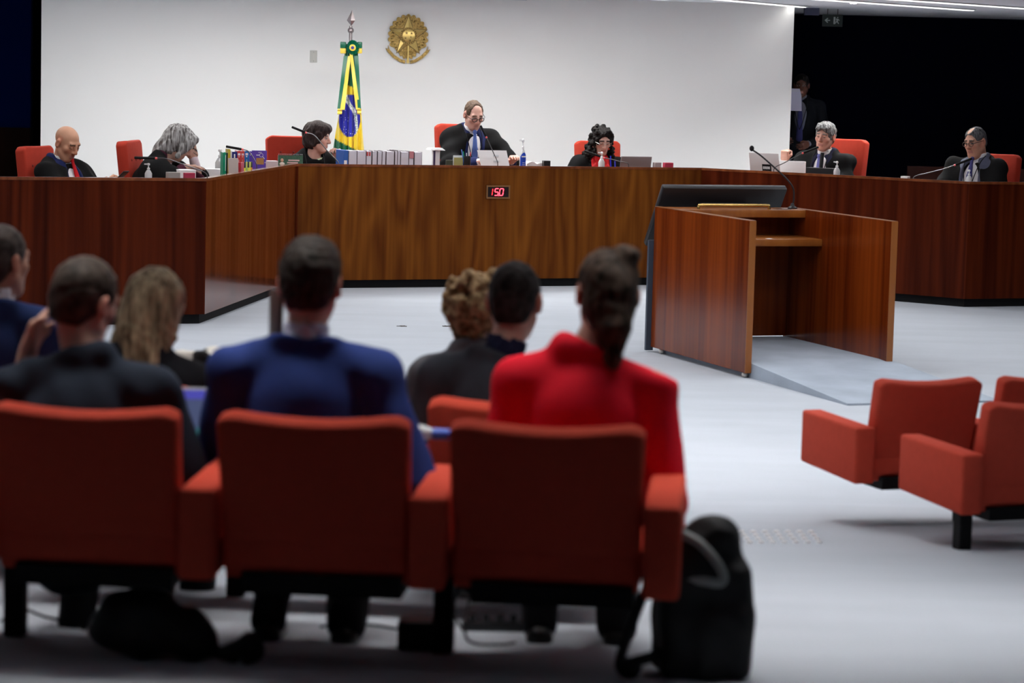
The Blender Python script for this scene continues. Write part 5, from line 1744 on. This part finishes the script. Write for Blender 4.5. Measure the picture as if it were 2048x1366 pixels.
# ribbons and rosette
green_s = mat('ribbon_green', (.0, .10, .05), rough=.35, spec=.4)
yel_s = mat('ribbon_yellow', (.70, .50, .06), rough=.35, spec=.4)
def ribbon(p0, p1, w0, w1, mt, y0, y1, name='ribbon'):
    n = 14; m = MB(); vs = []
    for k in range(n + 1):
        t = k / n
        x = p0[0] + (p1[0] - p0[0]) * t; y = p0[1] + (p1[1] - p0[1]) * t; w = w0 + (w1 - w0) * t
        d = y0 + (y1 - y0) * t + .006 * math.sin(t * 9 + p0[0])
        a, b = fp(x - w / 2, y, d), fp(x + w / 2, y, d)
        vs += [a, b, a + Vector((0, .003, 0)), b + Vector((0, .003, 0))]
    fs_ = []
    for k in range(n):
        q = 4 * k
        fs_ += [(q, q + 1, q + 5, q + 4), (q + 3, q + 2, q + 6, q + 7), (q + 1, q + 3, q + 7, q + 5), (q + 2, q, q + 4, q + 6)]
    fs_ += [(0, 2, 3, 1), (4 * n, 4 * n + 1, 4 * n + 3, 4 * n + 2)]
    m.add(vs, fs_)
    return m.build(name, mt, flag, smooth=True)
ribbon((692.5, 112), (680.2, 217), 8.5, 7, green_s, -.07, -.15)
ribbon((713.5, 112), (720.6, 217), 8.5, 6.5, green_s, -.07, -.15)
ribbon((700, 112), (687, 219), 6, 9, yel_s, -.075, -.158)
ribbon((703, 106), (718, 219), 6, 8.5, yel_s, -.08, -.158)
ribbon((682, 217), (681.4, 228), 9.5, 9, yel_s, -.155, -.15, 'ribbon_end')
ribbon((720.5, 217), (720, 228), 9, 8, yel_s, -.155, -.15, 'ribbon_end')
for (x0, x1) in ((681, 693), (715, 725)):
    for (y0, y1, mt) in ((84, 96.5, green_s), (96.5, 107, yel_s)):
        a, b = fp(x0, y1, -.07), fp(x1, y0, -.03)
        MB().box((a.x, a.y, a.z), (b.x, b.y, b.z)).build('bow_loop', mt, flag, bevel=.008)
rc = fp(706.5, 95.5, -.085)
m = MB(); n = 44
vs = [rc + Vector((0, -.02, 0))]
for k in range(n):
    a = 2 * math.pi * k / n; r_ = 15.5 * fs * (1 if k % 2 else .93)
    vs.append(rc + Vector((r_ * .82 * math.cos(a), .006 * (1 if k % 2 else -1), r_ * math.sin(a))))
m.add(vs, [(0, 1 + (k + 1) % n, 1 + k) for k in range(n)]); m.build('rosette', green_s, flag)
def disc(c, r_, mt, name, t=.006):
    m = MB(); m.lathe([(r_, 0), (r_, t * .6), (r_ * .9, t)], 24, M=Matrix.Translation(c) @ Matrix.Rotation(math.pi / 2, 4, 'X')); return m.build(name, mt, flag, smooth=True)
disc(rc + Vector((0, -.018, 0)), 6.6 * fs, yel_s, 'rosette_ring')
disc(rc + Vector((0, -.024, 0)), 3.2 * fs, mat('rosette_blue', (.02, .02, .20), rough=.4), 'rosette_centre')

# ------------------------------------------------------------------ coat of arms on the wall
ec = wall_at(816, 77) + Vector((0, -.004, 0))
em = thing('coat_of_arms', 'gilded metal national coat of arms mounted on the white wall', 'emblem', ec, WY)
es = ec.y / FPX
gold = mat('old_gold', (.40, .27, .09), rough=.36, metal=.9, var=.5, vscale=(70, 70, 70), bump=.8, bscale=90)
gold2 = mat('bright_gold', (.60, .44, .15), rough=.3, metal=.9)
bronze_d = mat('shadow_bronze', (.16, .105, .04), rough=.5, metal=.8)
WM = Matrix(((1, 0, 0, 0), (0, 0, 1, 0), (0, 1, 0, 0), (0, 0, 0, 1)))      # (x, y, z) -> x, depth, up
def eprism(poly, y0, y1, name, mt, parent=em, bevel=0):
    n = len(poly)
    vs = [(x * es, -y0, z * es) for x, z in poly] + [(x * es, -y1, z * es) for x, z in poly]
    return MB().add(vs, [tuple(range(n)), tuple(reversed(range(n, 2 * n)))] + [((i + 1) % n, i, n + i, n + (i + 1) % n) for i in range(n)]).build(name, mt, parent, bevel=bevel)
poly = []
NL = 22
for k in range(NL * 6):
    a = 2 * math.pi * k / (NL * 6)
    b = 1 + .055 * (abs(math.sin(a * NL / 2)) * 2 - 1)
    zz = 3 + 43 * b * math.sin(a)
    poly.append((38.5 * b * math.cos(a) * (1 if zz > -14 else 1 - .30 * min(1, (-14 - zz) / 12)), zz))
eprism(poly, 0.0, .018, 'shield_plate', gold)
# star with ridged arms
st = []
for k in range(10):
    a = math.pi / 2 + k * math.pi / 5
    r_ = 41 if k % 2 == 0 else 17
    st.append((r_ * math.cos(a) * .93, 5 + r_ * math.sin(a)))
m = MB()
vs = [(0, -.05, 5 * es)] + [(x * es, -.02, z * es) for x, z in st]
m.add(vs, [(0, 1 + k, 1 + (k + 1) % 10) for k in range(10)]); m.build('star', gold2, em)
eprism([(x * 1.07, (z - 5) * 1.07 + 5) for x, z in st], .017, .021, 'star_border', bronze_d)
def edisc(cx, cz, r_, y0, t, name, mt):
    m = MB().lathe([(r_ * es, 0), (r_ * es, t * .7), (r_ * .8 * es, t), (r_ * .3 * es, t * 1.2)], 28, M=Matrix.Translation((cx * es, -y0, cz * es)) @ Matrix.Rotation(math.pi / 2, 4, 'X'))
    return m.build(name, mt, em, smooth=True)
edisc(0, 5, 17.5, .036, .012, 'star_ring', gold)
edisc(0, 5, 12.5, .050, .012, 'centre_disc', gold2)
m = MB()
for k in range(22):
    a = 2 * math.pi * k / 22
    m.sphere((15 * es * math.cos(a), -.050, (5 + 15 * math.sin(a)) * es), (.006, .004, .006), 6, 4)
m.build('ring_studs', bronze_d, em)
for (x, z, r_) in ((-4.5, 10.5, 3.6), (5.5, 10, 3.2), (-6.5, 0.5, 2.6), (4, 3, 2.0), (2.5, -4, 2.8)):
    pts5 = [(x + (r_ if k % 2 == 0 else r_ * .42) * math.sin(k * math.pi / 5), z + (r_ if k % 2 == 0 else r_ * .42) * math.cos(k * math.pi / 5)) for k in range(10)]
    eprism(pts5, .060, .067, 'small_star', bronze_d)
random.seed(3)
for side_ in (-1, 1):
    for k in range(15):
        a = R(100 + k * 9.6) if side_ < 0 else R(80 - k * 9.6)
        rx, rz = 31 + random.uniform(-3, 2), 35 + random.uniform(-3, 2)
        c = (rx * math.cos(a), 4 + rz * math.sin(a))
        for s in (-1, 1):
            dr = a + math.pi / 2 * (1 if side_ < 0 else -1) + s * .6
            L = random.uniform(3.6, 5)
            c2 = (c[0] + L * math.cos(dr), c[1] + L * math.sin(dr))
            pts4 = [c, (c[0] + L * .5 * math.cos(dr + .45), c[1] + L * .5 * math.sin(dr + .45)), c2, (c[0] + L * .5 * math.cos(dr - .45), c[1] + L * .5 * math.sin(dr - .45))]
            m = MB().add([(x * es, -.019, z * es) for x, z in pts4] + [((c[0] + c2[0]) / 2 * es, -.031, (c[1] + c2[1]) / 2 * es)], [(0, 1, 4), (1, 2, 4), (2, 3, 4), (3, 0, 4), (3, 2, 1, 0)])
            m.build('leaf', (gold, gold2, bronze_d)[(k + s) % 3], em)
# sword, knot and ribbon
eprism([(-2, -49), (2, -49), (3, -46), (1.4, -38), (1.4, -14), (-1.4, -14), (-1.4, -38), (-3, -46)], .02, .036, 'sword', gold2)
m = MB()
for k in range(11):
    a = R(200 + 14 * k); m.tube([(0, -.025, -26 * es), (13 * es * math.cos(a), -.025, (-24 + 9 * math.sin(a + .0)) * es)], [.008, .003], 6)
m.build('sword_knot', gold, em)
for s in (-1, 1):
    pth = [(5, -46.5), (15, -44), (28, -36), (38, -26)]
    up_, dn = [], []
    for k, (x, z) in enumerate(pth):
        nx, nz = (-.15, 1) if k == 0 else ((-.4, .9) if k == 1 else (-.6, .8))
        up_.append((x + nx * 3.1, z + nz * 3.1)); dn.append((x - nx * 3.1, z - nz * 3.1))
    tipn = [(45, -20), (39.5, -22.5), (40, -14)]
    pl2 = [(s * x, z) for x, z in dn + tipn + up_[::-1]]
    if s < 0: pl2 = pl2[::-1]
    eprism(pl2, .004, .018, 'ribbon', gold)

# switch plate on the wall
c = wall_at(627, 113)
t = thing('wall_plate', 'small beige blank wall plate left of the flag', 'wall plate', c, WY)
s_ = c.y / FPX
bx('plate', (-7 * s_, -.008, -12 * s_), (7 * s_, 0, 12 * s_), mat('plate_beige', (.50, .50, .46), rough=.5), t, bevel=.003)
for z in (-8.5, 8.5): MB().sphere((0, -.009, z * s_), .004, 8, 6).build('screw', chrome, t)

# exit sign on the dark wall, small ceiling fittings
c = at(1665, 41, 28.8)
t = thing('exit_sign', 'dim green exit sign with arrow and running figure under the ceiling', 'sign', c, 0)
s_ = 28.8 / FPX
bx('panel', (-20 * s_, -.006, -12 * s_), (20 * s_, .006, 12 * s_), mat('sign_green', (.004, .012, .010), rough=.4), t)
MB().tube([(-10 * s_, 0, 12 * s_), (-10 * s_, 0, CEIL - c.z)], .004, 6).build('hanger', black_matte, t)
MB().tube([(10 * s_, 0, 12 * s_), (10 * s_, 0, CEIL - c.z)], .004, 6).build('hanger', black_matte, t)
glow = mat('sign_mark', (.35, .38, .37), rough=.5, emit=.02)
m = MB()
def sp(poly): m.prism([(x * s_, z * s_) for x, z in poly], .006, .008, M=Matrix.Rotation(math.pi / 2, 4, 'X'))
sp([(-16, 0), (-10, 5), (-8.6, 3.8), (-11.5, 1), (-5, 1), (-5, -1), (-11.5, -1), (-8.6, -3.8), (-10, -5)])
m.build('arrow', glow, t)
m = MB()
sp([(2, -7), (5.5, -7), (5.5, 7), (2, 7)])
m.build('door_mark', glow, t)
m = MB()
sp([(9, 5), (11, 5), (11, 7), (9, 7)]); sp([(7, 4), (12, 3), (14, 0), (13, -.5), (11, 1.5), (10.5, -2), (13, -6), (11.5, -6.6), (8.5, -2.5), (6, -6), (5.9, -4), (7.5, -1), (8, 2), (6.2, 1.5)])
m.build('running_figure', glow, t)
c = onz(1623, 27, CEIL - .06)
o = bx('ceiling_box', (-.08, -.05, -.02), (.08, .05, .06), mat('box_slate', (.05, .055, .10), rough=.6), loc=c); tag(o, 'small slate box fixed under the ceiling beside the exit sign', 'box')
c = onz(1706, 8, CEIL - .03)
m = MB().lathe([(.035, 0), (.045, .03)], 12); o = m.build('ceiling_spot', white_pl, smooth=True, loc=(c.x, c.y, CEIL - .03)); tag(o, 'tiny white ceiling spot left of the long strip light', 'spotlight')
c = wall_at(1038, 2)
t = thing('wall_frame', 'small framed panel at the top edge above the bench centre', 'frame', (c.x, c.y, CEIL - .17), WY)
bx('frame', (-.078, -.03, .135), (.078, 0, .165), mat('frame_grey', (.45, .46, .52), rough=.5), t)
bx('picture', (-.066, -.034, .145), (.066, -.03, .165), mat('frame_dark', (.03, .05, .06), rough=.3), t)

# ------------------------------------------------------------------ paper, watch of the person in the doorway
p = at(1592.5, 199.5, 28.72)
t = thing('paper_sheet', 'white sheet of paper held up beside the white wall edge', 'paper', p, R(-8))
s_ = 28.72 / FPX
m = MB()
poly = [(-11 * s_, -22 * s_), (11.5 * s_, -22 * s_), (10 * s_, 8 * s_), (6 * s_, 22 * s_), (-11 * s_, 22 * s_)]
m.prism(poly, 0, .002, M=Matrix.Rotation(math.pi / 2, 4, 'X')); m.build('sheet', mat('violet_paper', (.74, .72, .90), rough=.6), t)
bx('printed_line', (-10 * s_, -.0035, 17 * s_), (5 * s_, -.002, 18 * s_), white_pl, t)

# ------------------------------------------------------------------ audience belongings
def onfloor(px, py):
    g = onz(px, py, .2)
    for _ in range(12): g = onz(px, py, zf(g.y))
    return g
# tactile warning studs: a child of the floor, each stud its own piece
stud_m = mat('steel_stud', (.92, .92, .92), rough=.3, spec=.7)
tact = thing('tactile_strip', 'row of small steel tactile studs on the carpet before the ramp', 'tactile strip', onfloor(1525, 1077))
sm = None
for gx in range(10):
    for k in range(4):
        px = 1413 + gx * 23.2 + k * 5.3; py = 1065 + k * 7.0
        g = onfloor(px, py)
        if sm is None:
            o = MB().lathe([(.013, 0), (.013, .005), (.010, .009), (.003, .010)], 10).build('stud', stud_m, tact, smooth=True); sm = o.data
        else:
            o = bpy.data.objects.new('stud', sm); COL.objects.link(o); o.parent = tact
        o.location = g - tact.location
# worn spots of the carpet
worn = mat('worn_carpet', (.06, .045, .035), rough=.9)
for (x, y, w) in ((806, 653, .05), (893, 653, .045), (1335, 596, .03)):
    g = onfloor(x, y)
    m = MB()
    for k in range(7): m.tube([(random.uniform(-w, w), random.uniform(-.02, .02), .002), (random.uniform(-w, w), random.uniform(-.03, .03), .005)], .0022, 5)
    o = m.build('worn_patch', worn, floor, loc=g)
# backpack
bp = onfloor(1400, 1352)
t = thing('backpack', 'black backpack with grey strap standing beside the end chair', 'backpack', bp, R(8))
nylon = mat('black_nylon', (.016, .016, .018), rough=.6, spec=.3, var=.25, vscale=(12, 12, 12), bump=.3, bscale=30)
S = SDF()
S.box((0, .02, .155), (.085, .06, .125), r=.035, k=.02)
S.cap((-.03, .02, .31), (.03, .02, .29), .075, .05, k=.05)
S.box((.045, -.055, .10), (.045, .015, .07), r=.025, k=.03)
S.ell((.02, .0, .37), (.075, .055, .06), k=.05)
S.disp = folds(.006, 30, 9)
S.build('bag', .009, nylon, t)
m = MB(); m.tube(bez([(-.075, -.03, .39), (-.02, -.06, .36), (.03, -.07, .30), (.032, -.07, .265), (-.02, -.07, .27), (-.09, -.06, .285)], 8), .013, 8); m.build('grey_strap', mat('strap_grey', (.30, .33, .33), rough=.6), t, smooth=True)
m = MB(); m.tube(bez([(-.14, -.02, .28), (-.19, -.04, .16), (-.225, -.05, .05), (-.20, -.05, .02)], 8), [.014] * 25, 8); m.sphere((-.20, -.05, .035), (.035, .022, .03)); m.tube([(-.19, -.05, .05), (-.09, -.04, .075)], .016, 8)
m.build('loose_strap', nylon, t, smooth=True)
# duffel bag on the floor under the left chair
bd = onfloor(310, 1318)
t = thing('floor_bag', 'black soft bag lying on the carpet under the left chair', 'bag', bd, R(-4))
S = SDF()
S.ell((-.03, .02, .075), (.155, .10, .085), k=.04); S.ell((-.04, .02, .13), (.09, .07, .055), k=.04); S.ell((.10, .01, .06), (.07, .07, .06), k=.04); S.plane((0, 0, -1), 0.0, k=.01)
S.cap((.12, .0, .03), (.21, -.02, .025), .022, .016, k=.02)
S.disp = folds(.008, 28, 4)
S.build('bag', .010, nylon, t)
MB().tube(bez([(.19, -.02, .025), (.235, -.03, .05), (.26, -.02, .07), (.275, -.02, .035), (.24, -.04, .02)], 6), .022, 8).build('strap_bundle', nylon, t, smooth=True)
# power strip and cables
g = onfloor(985, 1262)
t = thing('power_strip', 'black power strip with plugs on the carpet under the chairs', 'power strip', g, R(3))
MB().box((-.09, -.02, 0), (.09, .02, .028)).build('housing', black_plastic, t, bevel=.004)
for k in range(4): MB().box((-.07 + k * .04, -.012, .028), (-.05 + k * .04, .012, .05)).build('plug', black_plastic, t, bevel=.003)
def cable(label, pts_, r_=.004):
    P = [onfloor(x, y) + Vector((0, 0, z + r_)) for x, y, z in pts_]
    b0 = P[0].copy()
    o = MB().tube(bez([p - b0 for p in P], 8), r_, 6).build('cable', black_matte, smooth=True, loc=b0)
    tag(o, label, 'cable')
cable('black cable loop left of the power strip on the carpet', [(925, 1262, 0), (905, 1240, .03), (918, 1245, .09), (935, 1255, .08), (930, 1275, .01), (950, 1290, 0), (1005, 1292, 0), (1030, 1288, 0)])
cable('thin black cable on the carpet below the navy suit', [(642, 1256, 0), (690, 1250, 0), (740, 1252, 0), (800, 1262, 0)])
cable('thin grey cable beside the left chair leg', [(0, 1245, 0), (45, 1222, 0), (90, 1236, 0), (130, 1246, 0), (170, 1262, 0)])
g = onfloor(835, 1296)
o = MB().box((-.055, -.05, 0), (.055, .05, .085)).build('adapter_box', black_plastic, bevel=.01, loc=g); tag(o, 'black adapter box on the carpet left of the middle chair leg', 'box')
# phone of the person in navy
p = at(552, 632, 7.16)
t = thing('smartphone', 'dark smartphone held up left of the person in navy', 'phone', p, R(30))
MB().box((-.006, -.036, -.075), (.006, .036, .075)).build('case', mat('phone_brown', (.12, .07, .06), rough=.3), t, bevel=.004)
bx('screen', (.006, -.033, -.07), (.0068, .033, .07), mat('phone_screen', (.22, .23, .24), rough=.1), t)
# laptop seen between the two men
p = at(402, 775, 7.62)
t = thing('laptop', 'open laptop with blue screen between black suit and navy suit', 'laptop', p, R(4))
scr = MB().box((-.095, 0, -.17), (.095, .01, 0)).build('lid', mat('lid_silver', (.45, .46, .50), rough=.4), t, bevel=.003); scr.rotation_euler = (R(-8), 0, 0)
o = bx('screen', (-.088, -.002, -.165), (.088, 0, -.008), mat('screen_grey_blue', (.10, .13, .26), rough=.3, emit=.25), t); o.rotation_euler = (R(-8), 0, 0)
o = bx('title_bar', (-.088, -.003, -.035), (.088, -.001, -.008), mat('screen_violet', (.10, .10, .55), rough=.3, emit=.35), t); o.rotation_euler = (R(-8), 0, 0)
o = bx('teal_window', (-.01, -.003, -.165), (.06, -.001, -.12), mat('screen_teal', (.05, .30, .30), rough=.3, emit=.2), t); o.rotation_euler = (R(-8), 0, 0)
MB().box((-.095, -.16, -.185), (.095, .0, -.172)).build('keyboard_base', mat('lid_silver', (.45, .46, .50)), t, bevel=.003)
# black and white coat over the chair back
p = at(396, 716, 9.22)
t = thing('patterned_coat', 'black and white patterned coat hung over a chair back', 'coat', p, LYW)
S = SDF()
S.box((0, .045, -.02), (.075, .05, .015), r=.02, k=.03); S.box((.0, -.015, -.07), (.075, .008, .06), r=.014, k=.03); S.ell((.045, .02, .01), (.035, .04, .03), k=.03)
S.disp = folds(.008, 40, 6)
def cow(V):
    n = np.sin(V[:, 0] * 42 + 1.2) * np.sin(V[:, 2] * 60 + .5) + .6 * np.sin(V[:, 0] * 23 - V[:, 2] * 45)
    return np.where((n > .05)[:, None], np.array([[.012, .012, .013]]), np.array([[.72, .69, .62]]))
S.build('fabric', .007, mat('cow_print', (1, 1, 1), rough=.85, attr='Col'), t, color=cow)
# blue sleeve of a bottle between the chairs
p = at(886, 868, 7.25)
t = thing('water_bottle', 'blue capped bottle on the armrest right of the navy sleeve', 'bottle', p, R(80))
MB().lathe([(.014, -.03), (.016, -.028), (.016, .02), (.010, .03)], 14, M=Matrix.Rotation(math.pi / 2, 4, 'X')).build('cap', mat('cap_blue', (.06, .12, .50), rough=.3), t, smooth=True)
MB().lathe([(.020, -.14), (.024, -.13), (.024, -.06), (.014, -.03)], 14, M=Matrix.Rotation(math.pi / 2, 4, 'X')).build('bottle_body', clear, t, smooth=True)
